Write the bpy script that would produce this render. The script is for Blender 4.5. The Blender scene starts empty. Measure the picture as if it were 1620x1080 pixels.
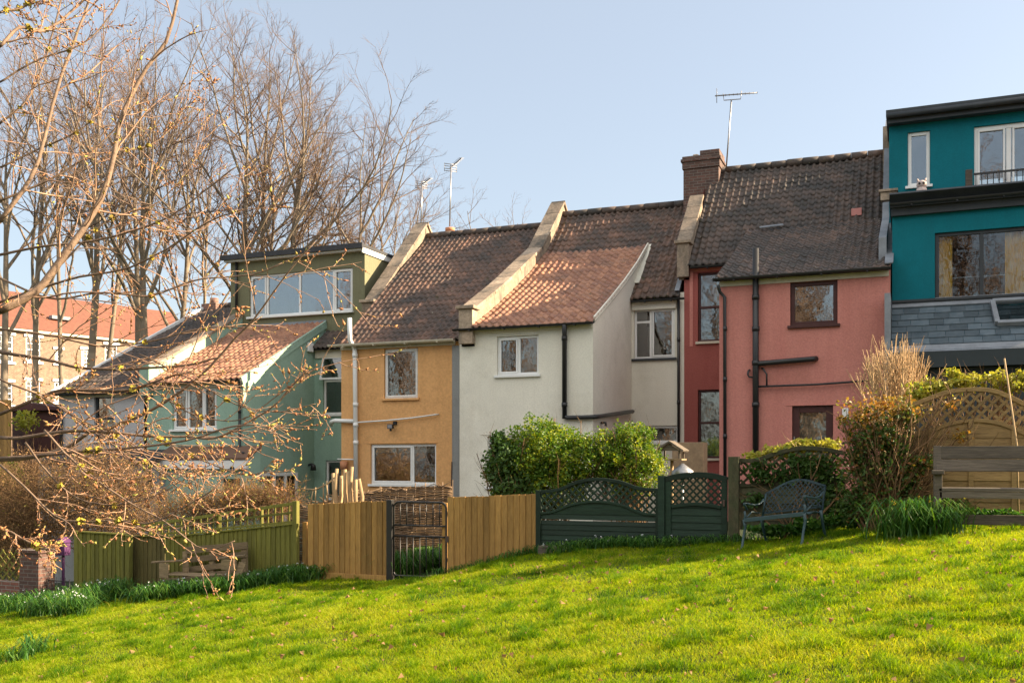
import bpy, math, random
import numpy as np
from mathutils import Vector

random.seed(7)
RNG = np.random.default_rng(11)
SC = bpy.context.scene
COL = SC.collection
R = math.radians

# ------------------------------------------------------------------ camera
FPX, CXP, YH, EYE, TH = 1575.0, 810.0, 730.0, 1.6, R(21.9)
cam_data = bpy.data.cameras.new("camera")
cam_data.sensor_width = 36.0
cam_data.lens = 36.0 * FPX / 1620.0
cam_data.shift_y = (YH - 540.0) / 1620.0
cam_data.clip_start = 0.05
cam_data.clip_end = 2000.0
cam = bpy.data.objects.new("camera", cam_data)
cam.location = (0, 0, EYE)
cam.rotation_euler = (R(90), 0, TH)
COL.objects.link(cam)
SC.camera = cam

# ------------------------------------------------------------------ sky, sun, exposure
SUN_AZ, SUN_EL = R(22), R(26.5)          # azimuth measured from +x towards +y
world = bpy.data.worlds.new("World")
SC.world = world
world.use_nodes = True
wn = world.node_tree
wn.nodes.clear()
sky = wn.nodes.new("ShaderNodeTexSky")
sky.sky_type = 'NISHITA'
sky.sun_disc = False
sky.sun_elevation = SUN_EL
sky.sun_rotation = R(90) - SUN_AZ
sky.air_density = 1.0
sky.dust_density = 2.5
sky.ozone_density = 1.2
bg = wn.nodes.new("ShaderNodeBackground")
bg.inputs["Strength"].default_value = 0.09
wo = wn.nodes.new("ShaderNodeOutputWorld")
hz = wn.nodes.new("ShaderNodeMix")          # thin spring haze: the sky colour is pulled towards a pale grey
hz.data_type = 'RGBA'
hz.inputs[0].default_value = 0.54
hz.inputs[7].default_value = (1.95, 2.03, 2.02, 1)
wn.links.new(sky.outputs[0], hz.inputs[6])
wc = wn.nodes.new("ShaderNodeTexCoord")
ws = wn.nodes.new("ShaderNodeSeparateXYZ")
wn.links.new(wc.outputs["Generated"], ws.inputs[0])
wr = wn.nodes.new("ShaderNodeMapRange")      # added fill glow in the unseen sky behind the viewer, lifts shaded walls
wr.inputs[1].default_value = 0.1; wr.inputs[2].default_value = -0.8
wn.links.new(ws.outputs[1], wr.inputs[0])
sky_fill = wn.nodes.new("ShaderNodeMix")
sky_fill.data_type = 'RGBA'
sky_fill.inputs[7].default_value = (6.5, 6.25, 5.75, 1)
wz = wn.nodes.new("ShaderNodeMapRange")      # the added glow stays high, the sky low down keeps its own colour
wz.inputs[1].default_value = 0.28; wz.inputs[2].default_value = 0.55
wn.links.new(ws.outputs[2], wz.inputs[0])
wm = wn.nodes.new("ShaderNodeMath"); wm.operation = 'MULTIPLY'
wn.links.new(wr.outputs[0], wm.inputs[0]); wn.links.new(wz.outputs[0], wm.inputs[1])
wn.links.new(wm.outputs[0], sky_fill.inputs[0])
wn.links.new(hz.outputs[2], sky_fill.inputs[6])
wn.links.new(sky_fill.outputs[2], bg.inputs[0])
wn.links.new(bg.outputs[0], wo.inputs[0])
sl = bpy.data.lights.new("sun", 'SUN')
sl.energy = 5.0
sl.angle = R(0.5)
sl.color = (1.0, 0.79, 0.54)
sun = bpy.data.objects.new("sun", sl)
sdir = Vector((math.cos(SUN_EL) * math.cos(SUN_AZ), math.cos(SUN_EL) * math.sin(SUN_AZ), math.sin(SUN_EL)))
sun.rotation_euler = sdir.to_track_quat('Z', 'Y').to_euler()
sun.location = (60, 30, 40)
COL.objects.link(sun)
vs = SC.view_settings
vs.view_transform = 'Standard'
vs.look = 'None'
vs.gamma = 1.0
vs.use_curve_mapping = False
vs.exposure = 1.9

# ------------------------------------------------------------------ pixel -> world on a real plane
CT, ST = math.cos(TH), math.sin(TH)

def ray(px, py):
    a = (px - CXP) / FPX
    return Vector((a * CT - ST, a * ST + CT, (YH - py) / FPX))

def P(px, py, Y):
    d = ray(px, py)
    t = Y / d.y
    return Vector((d.x * t, Y, EYE + d.z * t))

def PX(px, Y):
    return P(px, 700, Y).x

def PZ(px, py, Y):
    return P(px, py, Y).z

def PS(px, py, X):                     # on the plane x = X
    d = ray(px, py)
    t = X / d.x
    return Vector((X, d.y * t, EYE + d.z * t))

def PD(px, py, dist):                  # at a distance along the view axis
    d = ray(px, py)
    return Vector((d.x * dist, d.y * dist, EYE + d.z * dist))

# ------------------------------------------------------------------ terrain
YF = 14.5
_base = [(60, 950), (118, 945), (200, 941), (300, 934), (400, 925), (470, 916), (540, 918), (610, 918), (660, 914), (707, 909),
         (780, 891), (850, 873), (945, 866), (1045, 864), (1100, 863), (1160, 858), (1240, 848), (1330, 836), (1480, 824), (1620, 817)]
_tx = [PX(a, YF) for a, b in _base]
_tz = [PZ(a, b, YF) for a, b in _base]
_tx = [-60.0, -24.0] + _tx + [14.0, 60.0]
_tz = [_tz[0] - 1.5, _tz[0] - 0.8] + _tz + [_tz[-1] + 1.2, _tz[-1] + 1.6]

def ground_np(x, y):
    x = np.asarray(x, float); y = np.asarray(y, float)
    zf = np.interp(x, _tx, _tz)
    xl = np.clip(x, -26, 14)
    zl = 0.76 + 0.121 * xl
    w = np.clip((YF - y) / 4.0, 0, 1)
    w = w * w * (3 - 2 * w)
    yy = np.clip(y, -10, YF)
    z = zf * (1 - w) + zl * w + 0.055 * (yy - YF)
    z = z + 0.018 * np.sin(x * 1.7 + y * 0.9) * np.sin(y * 1.3 - x * 0.5) + 0.012 * np.sin(x * 4.1 - y * 2.2)
    return z

def gz(x, y):
    return float(ground_np(x, y))

def ground_at(px, py):
    d = ray(px, py)
    t = 3.0
    while t < 60:
        p = d * t
        if EYE + p.z <= gz(p.x, p.y):
            break
        t += 0.02
    return Vector((d.x * t, d.y * t, gz(d.x * t, d.y * t)))

# ------------------------------------------------------------------ objects
ORG = {}

def props(o, label=None, cat=None, group=None, kind=None):
    if label: o["label"] = label
    if cat: o["category"] = cat
    if group: o["group"] = group
    if kind: o["kind"] = kind
    return o

def thing(name, label, cat, loc=(0, 0, 0), group=None):
    o = bpy.data.objects.new(name, None)
    o.empty_display_size = 0.2
    COL.objects.link(o)
    o.location = loc
    ORG[o.name] = Vector(loc)
    return props(o, label, cat, group)

def link(name, me, mats, parent, V, org):
    for m in (mats if isinstance(mats, (list, tuple)) else [mats]):
        me.materials.append(m)
    o = bpy.data.objects.new(name, me)
    COL.objects.link(o)
    if parent is not None:
        o.parent = parent
    else:
        o.location = org
    ORG[o.name] = Vector(org)
    return o

def npmesh(name, V, F, mats, parent=None, rnd=None, smooth=False, mi=None):
    """V (n,3) world coordinates, F (m,k) faces"""
    V = np.asarray(V, float); F = np.asarray(F, np.int64)
    if parent is not None:
        org = ORG[parent.name]
    else:
        lo, hi = V.min(0), V.max(0)
        org = Vector(((lo[0] + hi[0]) / 2, (lo[1] + hi[1]) / 2, lo[2]))
    V = V - np.array(org)
    me = bpy.data.meshes.new(name)
    n, m, k = len(V), len(F), F.shape[1]
    me.vertices.add(n)
    me.vertices.foreach_set("co", V.astype(np.float32).ravel())
    me.loops.add(m * k)
    me.loops.foreach_set("vertex_index", F.astype(np.int32).ravel())
    me.polygons.add(m)
    me.polygons.foreach_set("loop_start", (np.arange(m) * k).astype(np.int32))
    me.polygons.foreach_set("use_smooth", np.full(m, smooth, bool))
    if mi is not None:
        me.polygons.foreach_set("material_index", np.asarray(mi, np.int32))
    if rnd is not None:
        a = me.attributes.new("rnd", 'FLOAT', 'FACE')
        a.data.foreach_set("value", np.asarray(rnd, np.float32))
    me.update(calc_edges=True)
    return link(name, me, mats, parent, V, org)

class MB:
    def __init__(s):
        s.v = []; s.f = []; s.mi = []; s.r = []; s.sm = []; s.M = None
    def add(s, verts, faces, mat=0, smooth=False, r=None):
        b = len(s.v)
        if r is None: r = random.random()
        for p in verts:
            s.v.append(tuple(s.M(p)) if s.M else tuple(p))
        for f in faces:
            s.f.append([b + i for i in f]); s.mi.append(mat); s.r.append(r); s.sm.append(smooth)
    def box(s, x0, x1, y0, y1, z0, z1, mat=0, r=None):
        v = [(x0, y0, z0), (x1, y0, z0), (x1, y1, z0), (x0, y1, z0), (x0, y0, z1), (x1, y0, z1), (x1, y1, z1), (x0, y1, z1)]
        s.add(v, [(0, 3, 2, 1), (4, 5, 6, 7), (0, 1, 5, 4), (1, 2, 6, 5), (2, 3, 7, 6), (3, 0, 4, 7)], mat, False, r)
    def beam(s, a, b, w, t, up=(0, 1, 0), mat=0, r=None):
        """oriented bar from a to b, t thick along 'up', w wide across"""
        a = Vector(a); b = Vector(b); d = (b - a).normalized(); u = Vector(up)
        u = (u - d * u.dot(d))
        if u.length < 1e-4: u = d.orthogonal()
        u.normalize(); q = d.cross(u)
        v = []
        for p in (a, b):
            for i, j in ((-1, -1), (1, -1), (1, 1), (-1, 1)):
                v.append(p + q * (i * w / 2) + u * (j * t / 2))
        s.add(v, [(0, 1, 2, 3), (7, 6, 5, 4), (0, 4, 5, 1), (1, 5, 6, 2), (2, 6, 7, 3), (3, 7, 4, 0)], mat, False, r)
    def tube(s, pts, rad, n=8, mat=0, caps=True, r=None):
        pts = [Vector(p) for p in pts]
        if not isinstance(rad, (list, tuple)): rad = [rad] * len(pts)
        v = []; f = []; ref = None
        for i, p in enumerate(pts):
            d = pts[min(i + 1, len(pts) - 1)] - pts[max(i - 1, 0)]
            d.normalize()
            if ref is None: ref = d.orthogonal().normalized()
            ref = (ref - d * ref.dot(d))
            if ref.length < 1e-5: ref = d.orthogonal()
            ref.normalize(); q = d.cross(ref)
            for k in range(n):
                an = 2 * math.pi * k / n
                v.append(p + (ref * math.cos(an) + q * math.sin(an)) * rad[i])
        for i in range(len(pts) - 1):
            for k in range(n):
                f.append((i * n + k, i * n + (k + 1) % n, (i + 1) * n + (k + 1) % n, (i + 1) * n + k))
        if caps:
            f.append(tuple(reversed(range(n)))); f.append(tuple((len(pts) - 1) * n + k for k in range(n)))
        s.add(v, f, mat, True, r)
    def ribbon(s, pts, h, y0, y1, mat=0, r=None):
        """bar following a polyline in the x-z plane, h high, from y0 to y1"""
        v = []; n = len(pts)
        for i, (x, z) in enumerate(pts):
            a = pts[max(i - 1, 0)]; b = pts[min(i + 1, n - 1)]
            dx, dz = b[0] - a[0], b[1] - a[1]; L = math.hypot(dx, dz)
            nx, nz = -dz / L * h / 2, dx / L * h / 2
            v += [(x - nx, y0, z - nz), (x + nx, y0, z + nz), (x + nx, y1, z + nz), (x - nx, y1, z - nz)]
        f = []
        for i in range(n - 1):
            for k in range(4):
                f.append((i * 4 + k, (i + 1) * 4 + k, (i + 1) * 4 + (k + 1) % 4, i * 4 + (k + 1) % 4))
        f.append((0, 1, 2, 3)); f.append(tuple((n - 1) * 4 + k for k in (3, 2, 1, 0)))
        s.add(v, f, mat, False, r)
    def prism_x(s, poly, x0, x1, mat=0, r=None):
        """polygon of (y, z) extruded from x0 to x1"""
        n = len(poly)
        v = [(x0, y, z) for y, z in poly] + [(x1, y, z) for y, z in poly]
        f = [tuple(range(n)), tuple(reversed(range(n, 2 * n)))] + [(i, i + n, (i + 1) % n + n, (i + 1) % n) for i in range(n)]
        s.add(v, f, mat, False, r)
    def prism_y(s, poly, y0, y1, mat=0, r=None):
        n = len(poly)
        v = [(x, y0, z) for x, z in poly] + [(x, y1, z) for x, z in poly]
        f = [tuple(range(n)), tuple(reversed(range(n, 2 * n)))] + [(i, i + n, (i + 1) % n + n, (i + 1) % n) for i in range(n)]
        s.add(v, f, mat, False, r)
    def quad(s, a, b, c, d, mat=0, r=None):
        s.add([a, b, c, d], [(0, 1, 2, 3)], mat, False, r)
    def wall(s, x0, x1, z0, z1, y, holes=(), depth=0.13, mat=0, hmat=None):
        """wall sheet facing -y with real openings and reveals"""
        xs = sorted({x0, x1, *[h[0] for h in holes], *[h[1] for h in holes]})
        zs = sorted({z0, z1, *[h[2] for h in holes], *[h[3] for h in holes]})
        xs = [x for x in xs if x0 <= x <= x1]; zs = [z for z in zs if z0 <= z <= z1]
        for i in range(len(xs) - 1):
            for j in range(len(zs) - 1):
                cx, cz = (xs[i] + xs[i + 1]) / 2, (zs[j] + zs[j + 1]) / 2
                if any(h[0] < cx < h[1] and h[2] < cz < h[3] for h in holes): continue
                s.quad((xs[i], y, zs[j]), (xs[i + 1], y, zs[j]), (xs[i + 1], y, zs[j + 1]), (xs[i], y, zs[j + 1]), mat, 0.5)
        m = mat if hmat is None else hmat
        for a, b, c, d in holes:
            e = y + depth
            s.quad((a, y, c), (a, e, c), (a, e, d), (a, y, d), m, 0.5)
            s.quad((b, e, c), (b, y, c), (b, y, d), (b, e, d), m, 0.5)
            s.quad((a, y, d), (a, e, d), (b, e, d), (b, y, d), m, 0.5)
            s.quad((a, e, c), (a, y, c), (b, y, c), (b, e, c), m, 0.5)
    def build(s, name, mats, parent=None, bevel=0.0):
        V = np.array(s.v, float)
        if parent is not None:
            org = ORG[parent.name]
        else:
            lo, hi = V.min(0), V.max(0)
            org = Vector(((lo[0] + hi[0]) / 2, (lo[1] + hi[1]) / 2, lo[2]))
        V = V - np.array(org)
        me = bpy.data.meshes.new(name)
        me.from_pydata(V.tolist(), [], s.f)
        me.polygons.foreach_set("material_index", np.array(s.mi, np.int32))
        me.polygons.foreach_set("use_smooth", np.array(s.sm, bool))
        a = me.attributes.new("rnd", 'FLOAT', 'FACE')
        a.data.foreach_set("value", np.array(s.r, np.float32))
        me.update()
        o = link(name, me, mats, parent, V, org)
        if bevel > 0:
            b = o.modifiers.new("bevel", 'BEVEL')
            b.width = bevel; b.segments = 2; b.limit_method = 'ANGLE'; b.angle_limit = R(40)
        return o

# ------------------------------------------------------------------ materials
def mat_new(name):
    m = bpy.data.materials.new(name)
    m.use_nodes = True
    nt = m.node_tree
    return m, nt, nt.nodes["Principled BSDF"]

def nd(nt, t, **kw):
    n = nt.nodes.new(t)
    for k, v in kw.items(): setattr(n, k, v)
    return n

def noise(nt, co, scale, detail=4, rough=0.6, stretch=None):
    n = nd(nt, "ShaderNodeTexNoise")
    n.inputs["Scale"].default_value = scale
    n.inputs["Detail"].default_value = detail
    n.inputs["Roughness"].default_value = rough
    if stretch:
        mp = nd(nt, "ShaderNodeMapping")
        mp.inputs["Scale"].default_value = stretch
        nt.links.new(co, mp.inputs[0]); co = mp.outputs[0]
    nt.links.new(co, n.inputs["Vector"])
    return n.outputs["Fac"]

def mix(nt, fac, a, b, mode='MIX'):
    n = nd(nt, "ShaderNodeMix", data_type='RGBA', blend_type=mode)
    for s, v in ((0, fac), (6, a), (7, b)):
        if isinstance(v, (int, float)): n.inputs[s].default_value = v
        elif isinstance(v, (tuple, list)): n.inputs[s].default_value = (*v[:3], 1)
        else: nt.links.new(v, n.inputs[s])
    return n.outputs[2]

def ramp(nt, fac, a, b):
    n = nd(nt, "ShaderNodeMapRange")
    n.inputs[1].default_value = a; n.inputs[2].default_value = b
    nt.links.new(fac, n.inputs[0])
    return n.outputs[0]

def rndval(nt, lo, hi):
    a = nd(nt, "ShaderNodeAttribute", attribute_name="rnd")
    n = nd(nt, "ShaderNodeMapRange")
    n.inputs[3].default_value = lo; n.inputs[4].default_value = hi
    nt.links.new(a.outputs["Fac"], n.inputs[0])
    return n.outputs[0]

def bump(nt, bsdf, h, strength, dist=0.01):
    b = nd(nt, "ShaderNodeBump")
    b.inputs["Strength"].default_value = strength
    b.inputs["Distance"].default_value = dist
    nt.links.new(h, b.inputs["Height"])
    nt.links.new(b.outputs[0], bsdf.inputs["Normal"])

def mk(name, c1, c2=None, scale=3.0, rough=0.7, var=0.0, fine=None, bscale=40, bstr=0.0, stretch=None, spec=0.3, metal=0.0, stain=None, stainamt=(0.55, 0.75)):
    m, nt, bs = mat_new(name)
    co = nd(nt, "ShaderNodeTexCoord").outputs["Object"]
    c2 = c2 or tuple(c * 0.8 for c in c1)
    c = mix(nt, ramp(nt, noise(nt, co, scale, 5, 0.65, stretch), 0.3, 0.7), c1, c2)
    if fine:
        c = mix(nt, ramp(nt, noise(nt, co, fine, 3, 0.7, stretch), 0.35, 0.7), c, tuple(0.6 for _ in range(3)), 'MULTIPLY')
    if stain:
        c = mix(nt, ramp(nt, noise(nt, co, 1.3, 6, 0.7, (1.6, 1.6, 0.5)), *stainamt), c, stain)
    if var:
        g = rndval(nt, 1 - var, 1 + var)
        cm = nd(nt, "ShaderNodeCombineColor")
        for i in range(3): nt.links.new(g, cm.inputs[i])
        c = mix(nt, 1.0, c, cm.outputs[0], 'MULTIPLY')
    nt.links.new(c, bs.inputs["Base Color"])
    bs.inputs["Roughness"].default_value = rough
    bs.inputs["Specular IOR Level"].default_value = spec
    bs.inputs["Metallic"].default_value = metal
    if bstr:
        bump(nt, bs, noise(nt, co, bscale, 4, 0.7, stretch), bstr)
    return m

def mk_leaf(name, ca, cb, cc=None, trans=0.45, rough=0.5, tint=(1.15, 1.2, 0.6), spec=0.3):
    m, nt, bs = mat_new(name)
    r = rndval(nt, 0, 1)
    c = mix(nt, ramp(nt, r, 0.0, 0.7), ca, cb)
    if cc: c = mix(nt, ramp(nt, r, 0.68, 0.92), c, cc)
    nt.links.new(c, bs.inputs["Base Color"])
    bs.inputs["Roughness"].default_value = rough
    bs.inputs["Specular IOR Level"].default_value = spec
    tl = nd(nt, "ShaderNodeBsdfTranslucent")
    nt.links.new(mix(nt, 1.0, c, tint, 'MULTIPLY'), tl.inputs[0])
    ms = nd(nt, "ShaderNodeMixShader")
    ms.inputs[0].default_value = trans
    nt.links.new(bs.outputs[0], ms.inputs[1]); nt.links.new(tl.outputs[0], ms.inputs[2])
    nt.links.new(ms.outputs[0], nt.nodes["Material Output"].inputs[0])
    return m

def mk_render(name, col, stain=None, bstr=0.5, bscale=55):
    """painted pebble-dash or rough render"""
    m, nt, bs = mat_new(name)
    co = nd(nt, "ShaderNodeTexCoord").outputs["Object"]
    c = mix(nt, ramp(nt, noise(nt, co, 0.9, 6, 0.6), 0.3, 0.75), col, tuple(x * 0.86 for x in col))
    c = mix(nt, ramp(nt, noise(nt, co, 1.6, 6, 0.7, (2.6, 2.6, 0.2)), 0.48, 0.76), c, stain or tuple(x * 0.6 for x in col))
    c = mix(nt, ramp(nt, noise(nt, co, 0.55, 7, 0.75), 0.52, 0.66), c, mix(nt, 1.0, c, (0.88, 0.87, 0.85), 'MULTIPLY'))
    c = mix(nt, ramp(nt, noise(nt, co, 3.3, 7, 0.8), 0.64, 0.72), c, mix(nt, 1.0, c, (0.80, 0.79, 0.77), 'MULTIPLY'))
    c = mix(nt, ramp(nt, noise(nt, co, bscale * 0.8, 2, 0.5), 0.35, 0.75), c, mix(nt, 1.0, c, (0.84, 0.84, 0.84), 'MULTIPLY'))
    nt.links.new(c, bs.inputs["Base Color"])
    bs.inputs["Roughness"].default_value = 0.85
    bs.inputs["Specular IOR Level"].default_value = 0.15
    n1 = noise(nt, co, bscale, 3, 0.6); n2 = noise(nt, co, 2.5, 3, 0.5)
    a = nd(nt, "ShaderNodeMath", operation='MULTIPLY_ADD')
    nt.links.new(n2, a.inputs[0]); a.inputs[1].default_value = 1.6; nt.links.new(n1, a.inputs[2])
    bump(nt, bs, a.outputs[0], bstr, 0.012)
    return m

def mk_tile(name, ca, cb, dirt, damt=(0.45, 0.7), lichen=(0.42, 0.38, 0.28)):
    m, nt, bs = mat_new(name)
    co = nd(nt, "ShaderNodeTexCoord").outputs["Object"]
    c = mix(nt, rndval(nt, -0.25, 1.25), ca, cb)
    c = mix(nt, ramp(nt, noise(nt, co, 1.1, 6, 0.7), *damt), c, dirt)
    c = mix(nt, ramp(nt, noise(nt, co, 14, 4, 0.7), 0.5, 0.85), c, tuple(x * 0.6 for x in dirt))
    c = mix(nt, ramp(nt, noise(nt, co, 9, 5, 0.75), 0.64, 0.72), c, lichen)
    c = mix(nt, ramp(nt, noise(nt, co, 2.3, 6, 0.8), 0.62, 0.7), c, (0.075, 0.08, 0.035))
    nt.links.new(c, bs.inputs["Base Color"])
    bs.inputs["Roughness"].default_value = 0.62
    bs.inputs["Specular IOR Level"].default_value = 0.35
    bump(nt, bs, noise(nt, co, 45, 3, 0.6), 0.25, 0.006)
    return m

def mk_glass(name, refl=0.35, tint=(0.75, 0.8, 0.8), wavy=0.12):
    m, nt, bs = mat_new(name)
    nt.nodes.remove(bs)
    co = nd(nt, "ShaderNodeTexCoord").outputs["Object"]
    tr = nd(nt, "ShaderNodeBsdfTransparent"); tr.inputs[0].default_value = (*tint, 1)
    gl = nd(nt, "ShaderNodeBsdfGlossy"); gl.inputs["Roughness"].default_value = 0.015
    b = nd(nt, "ShaderNodeBump"); b.inputs["Strength"].default_value = wavy; b.inputs["Distance"].default_value = 0.02
    nt.links.new(noise(nt, co, 3.5, 2, 0.5), b.inputs["Height"]); nt.links.new(b.outputs[0], gl.inputs["Normal"])
    lw = nd(nt, "ShaderNodeLayerWeight"); lw.inputs[0].default_value = 0.3
    mr = nd(nt, "ShaderNodeMapRange"); mr.inputs[3].default_value = refl; mr.inputs[4].default_value = 0.95
    nt.links.new(lw.outputs["Fresnel"], mr.inputs[0])
    ms = nd(nt, "ShaderNodeMixShader")
    nt.links.new(mr.outputs[0], ms.inputs[0]); nt.links.new(tr.outputs[0], ms.inputs[1]); nt.links.new(gl.outputs[0], ms.inputs[2])
    nt.links.new(ms.outputs[0], nt.nodes["Material Output"].inputs[0])
    return m

def mk_brick(name, c1, c2, mortar, scale=1.0, axis='xz', rough=0.85):
    m, nt, bs = mat_new(name)
    co = nd(nt, "ShaderNodeTexCoord").outputs["Object"]
    sp = nd(nt, "ShaderNodeSeparateXYZ"); nt.links.new(co, sp.inputs[0])
    ad = nd(nt, "ShaderNodeMath", operation='ADD'); nt.links.new(sp.outputs[0], ad.inputs[0]); nt.links.new(sp.outputs[1], ad.inputs[1])
    cb = nd(nt, "ShaderNodeCombineXYZ"); nt.links.new(ad.outputs[0], cb.inputs[0]); nt.links.new(sp.outputs[2], cb.inputs[1])
    br = nd(nt, "ShaderNodeTexBrick")
    br.inputs["Scale"].default_value = 1.0
    br.inputs["Brick Width"].default_value = 0.225 * scale; br.inputs["Row Height"].default_value = 0.075 * scale
    br.inputs["Mortar Size"].default_value = 0.009 * scale; br.inputs["Mortar Smooth"].default_value = 0.2
    br.inputs["Color1"].default_value = (*c1, 1); br.inputs["Color2"].default_value = (*c2, 1); br.inputs["Mortar"].default_value = (*mortar, 1)
    nt.links.new(cb.outputs[0], br.inputs["Vector"])
    c = mix(nt, ramp(nt, noise(nt, co, 5, 5, 0.7), 0.4, 0.75), br.outputs["Color"], mix(nt, 1.0, br.outputs["Color"], (0.55, 0.52, 0.5), 'MULTIPLY'))
    c = mix(nt, ramp(nt, noise(nt, co, 3.1, 5, 0.75), 0.66, 0.7), c, (0.5, 0.46, 0.4))
    nt.links.new(c, bs.inputs["Base Color"])
    bs.inputs["Roughness"].default_value = rough
    iv = nd(nt, "ShaderNodeMath", operation='SUBTRACT'); iv.inputs[0].default_value = 1.0; nt.links.new(br.outputs["Fac"], iv.inputs[1])
    bump(nt, bs, iv.outputs[0], 0.6, 0.01)
    return m

M = {}
M['white_render'] = mk_render("white_render", (0.82, 0.785, 0.68), (0.74, 0.70, 0.60), 0.3)
M['orange_render'] = mk_render("orange_render", (0.76, 0.42, 0.18), (0.66, 0.36, 0.15), 0.8, 24)
M['pink_render'] = mk_render("pink_render", (0.59, 0.24, 0.20), (0.50, 0.19, 0.16), 0.6, 34)
M['deep_red_render'] = mk_render("deep_red_render", (0.37, 0.115, 0.098), (0.31, 0.09, 0.078), 0.6, 34)
M['green_render'] = mk_render("green_render", (0.33, 0.48, 0.39), (0.27, 0.40, 0.32), 0.6, 34)
M['mint_render'] = mk_render("mint_render", (0.34, 0.49, 0.40), (0.27, 0.39, 0.31), 0.4)
M['olive_render'] = mk_render("olive_render", (0.21, 0.205, 0.125), (0.165, 0.16, 0.10), 0.4)
M['lilac_render'] = mk_render("lilac_render", (0.50, 0.49, 0.50), (0.42, 0.40, 0.41), 0.3)
M['teal_render'] = mk_render("teal_render", (0.007, 0.165, 0.21), (0.008, 0.14, 0.178), 0.15)
M['grey_render'] = mk_render("grey_render", (0.30, 0.31, 0.31), (0.22, 0.22, 0.21), 0.4)
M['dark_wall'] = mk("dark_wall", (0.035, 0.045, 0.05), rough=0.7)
M['tile_orange'] = mk_tile("tile_orange", (0.40, 0.20, 0.12), (0.27, 0.13, 0.085), (0.10, 0.075, 0.06), (0.5, 0.8))
M['tile_brown'] = mk_tile("tile_brown", (0.24, 0.13, 0.088), (0.13, 0.078, 0.056), (0.058, 0.048, 0.042), (0.34, 0.64))
M['tile_dark'] = mk_tile("tile_dark", (0.155, 0.10, 0.076), (0.08, 0.06, 0.05), (0.04, 0.037, 0.034), (0.35, 0.65))
M['tile_plain'] = mk("tile_plain", (0.16, 0.09, 0.06), rough=0.8)
M['underlay'] = mk("underlay", (0.03, 0.025, 0.022), rough=0.9)
M['stone'] = mk("stone", (0.42, 0.325, 0.24), (0.27, 0.21, 0.155), 5, 0.85, 0.28, 18, 35, 0.45, stain=(0.12, 0.105, 0.085), stainamt=(0.5, 0.66))
M['white_plastic'] = mk("white_plastic", (0.78, 0.78, 0.77), (0.72, 0.72, 0.70), 2, 0.35, spec=0.5)
M['cream_wood'] = mk("cream_wood", (0.62, 0.57, 0.46), (0.50, 0.45, 0.36), 5, 0.6, stain=(0.3, 0.26, 0.2), stainamt=(0.6, 0.8))
M['black_plastic'] = mk("black_plastic", (0.014, 0.015, 0.017), (0.022, 0.022, 0.023), 4, 0.42, spec=0.5)
M['brown_wood'] = mk("brown_wood", (0.075, 0.025, 0.022), (0.05, 0.018, 0.016), 6, 0.5)
M['dark_frame'] = mk("dark_frame", (0.03, 0.034, 0.04), (0.045, 0.05, 0.055), 4, 0.45)
M['lead'] = mk("lead", (0.24, 0.26, 0.29), (0.15, 0.16, 0.18), 4, 0.55, spec=0.4)
M['slate'] = mk("slate", (0.06, 0.085, 0.105), (0.10, 0.125, 0.145), 6, 0.5, 0.3, bscale=30, bstr=0.2)
M['felt'] = mk("felt", (0.035, 0.037, 0.042), (0.055, 0.055, 0.06), 5, 0.75)
M['glass'] = mk_glass("glass", 0.17)
M['glass_clear'] = mk_glass("glass_clear", 0.07, (0.92, 0.94, 0.94))
M['plaster'] = mk("plaster", (0.52, 0.43, 0.40), (0.40, 0.32, 0.30), 20, 0.8)
M['glass_bright'] = mk_glass("glass_bright", 0.24)
M['curtain_yellow'] = mk("curtain_yellow", (0.75, 0.46, 0.07), (0.62, 0.33, 0.04), 6, 0.8, stretch=(3, 3, 0.3))
M['curtain_white'] = mk("curtain_white", (0.5, 0.48, 0.42), (0.36, 0.33, 0.28), 8, 0.85, stretch=(4, 4, 0.25))
M['terracotta'] = mk("terracotta", (0.50, 0.22, 0.11), (0.40, 0.17, 0.09), 8, 0.7, 0.15)
M['chimney_brick'] = mk_brick("chimney_brick", (0.155, 0.075, 0.055), (0.085, 0.05, 0.042), (0.17, 0.14, 0.12))
M['red_brick'] = mk_brick("red_brick", (0.26, 0.10, 0.07), (0.18, 0.08, 0.06), (0.28, 0.25, 0.21))
M['tan_brick'] = mk_brick("tan_brick", (0.25, 0.16, 0.105), (0.18, 0.11, 0.08), (0.40, 0.33, 0.25), 1.2)
M['red_tile'] = mk("red_tile", (0.24, 0.10, 0.065), (0.16, 0.07, 0.05), 3, 0.8, fine=25, bscale=30, bstr=0.3)
M['galv'] = mk("galv", (0.35, 0.35, 0.36), (0.22, 0.22, 0.23), 8, 0.4, metal=0.7)
M['rust_metal'] = mk("rust_metal", (0.10, 0.06, 0.045), (0.05, 0.04, 0.035), 9, 0.6)
M['new_wood'] = mk("new_wood", (0.43, 0.245, 0.075), (0.32, 0.175, 0.052), 3, 0.75, 0.34, 14, 30, 0.3, (5, 5, 0.45))
M['tan_wood'] = mk("tan_wood", (0.36, 0.24, 0.10), (0.24, 0.155, 0.065), 3, 0.75, 0.22, 14, 30, 0.3, (0.5, 5, 5))
M['green_wood'] = mk("green_wood", (0.21, 0.195, 0.038), (0.145, 0.14, 0.03), 3, 0.78, 0.22, 14, 30, 0.3, (5, 5, 0.45))
M['olive_wood'] = mk("olive_wood", (0.16, 0.125, 0.045), (0.115, 0.10, 0.035), 3, 0.8, 0.2, 14, 30, 0.3, (5, 5, 0.45))
M['dark_green_wood'] = mk("dark_green_wood", (0.018, 0.043, 0.026), (0.011, 0.027, 0.016), 4, 0.6, 0.3, 12, 30, 0.3, (0.5, 4, 4))
M['mossy_wood'] = mk("mossy_wood", (0.05, 0.062, 0.028), (0.085, 0.07, 0.04), 4, 0.8, 0.3, 12, 30, 0.3, (2, 4, 1))
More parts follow.
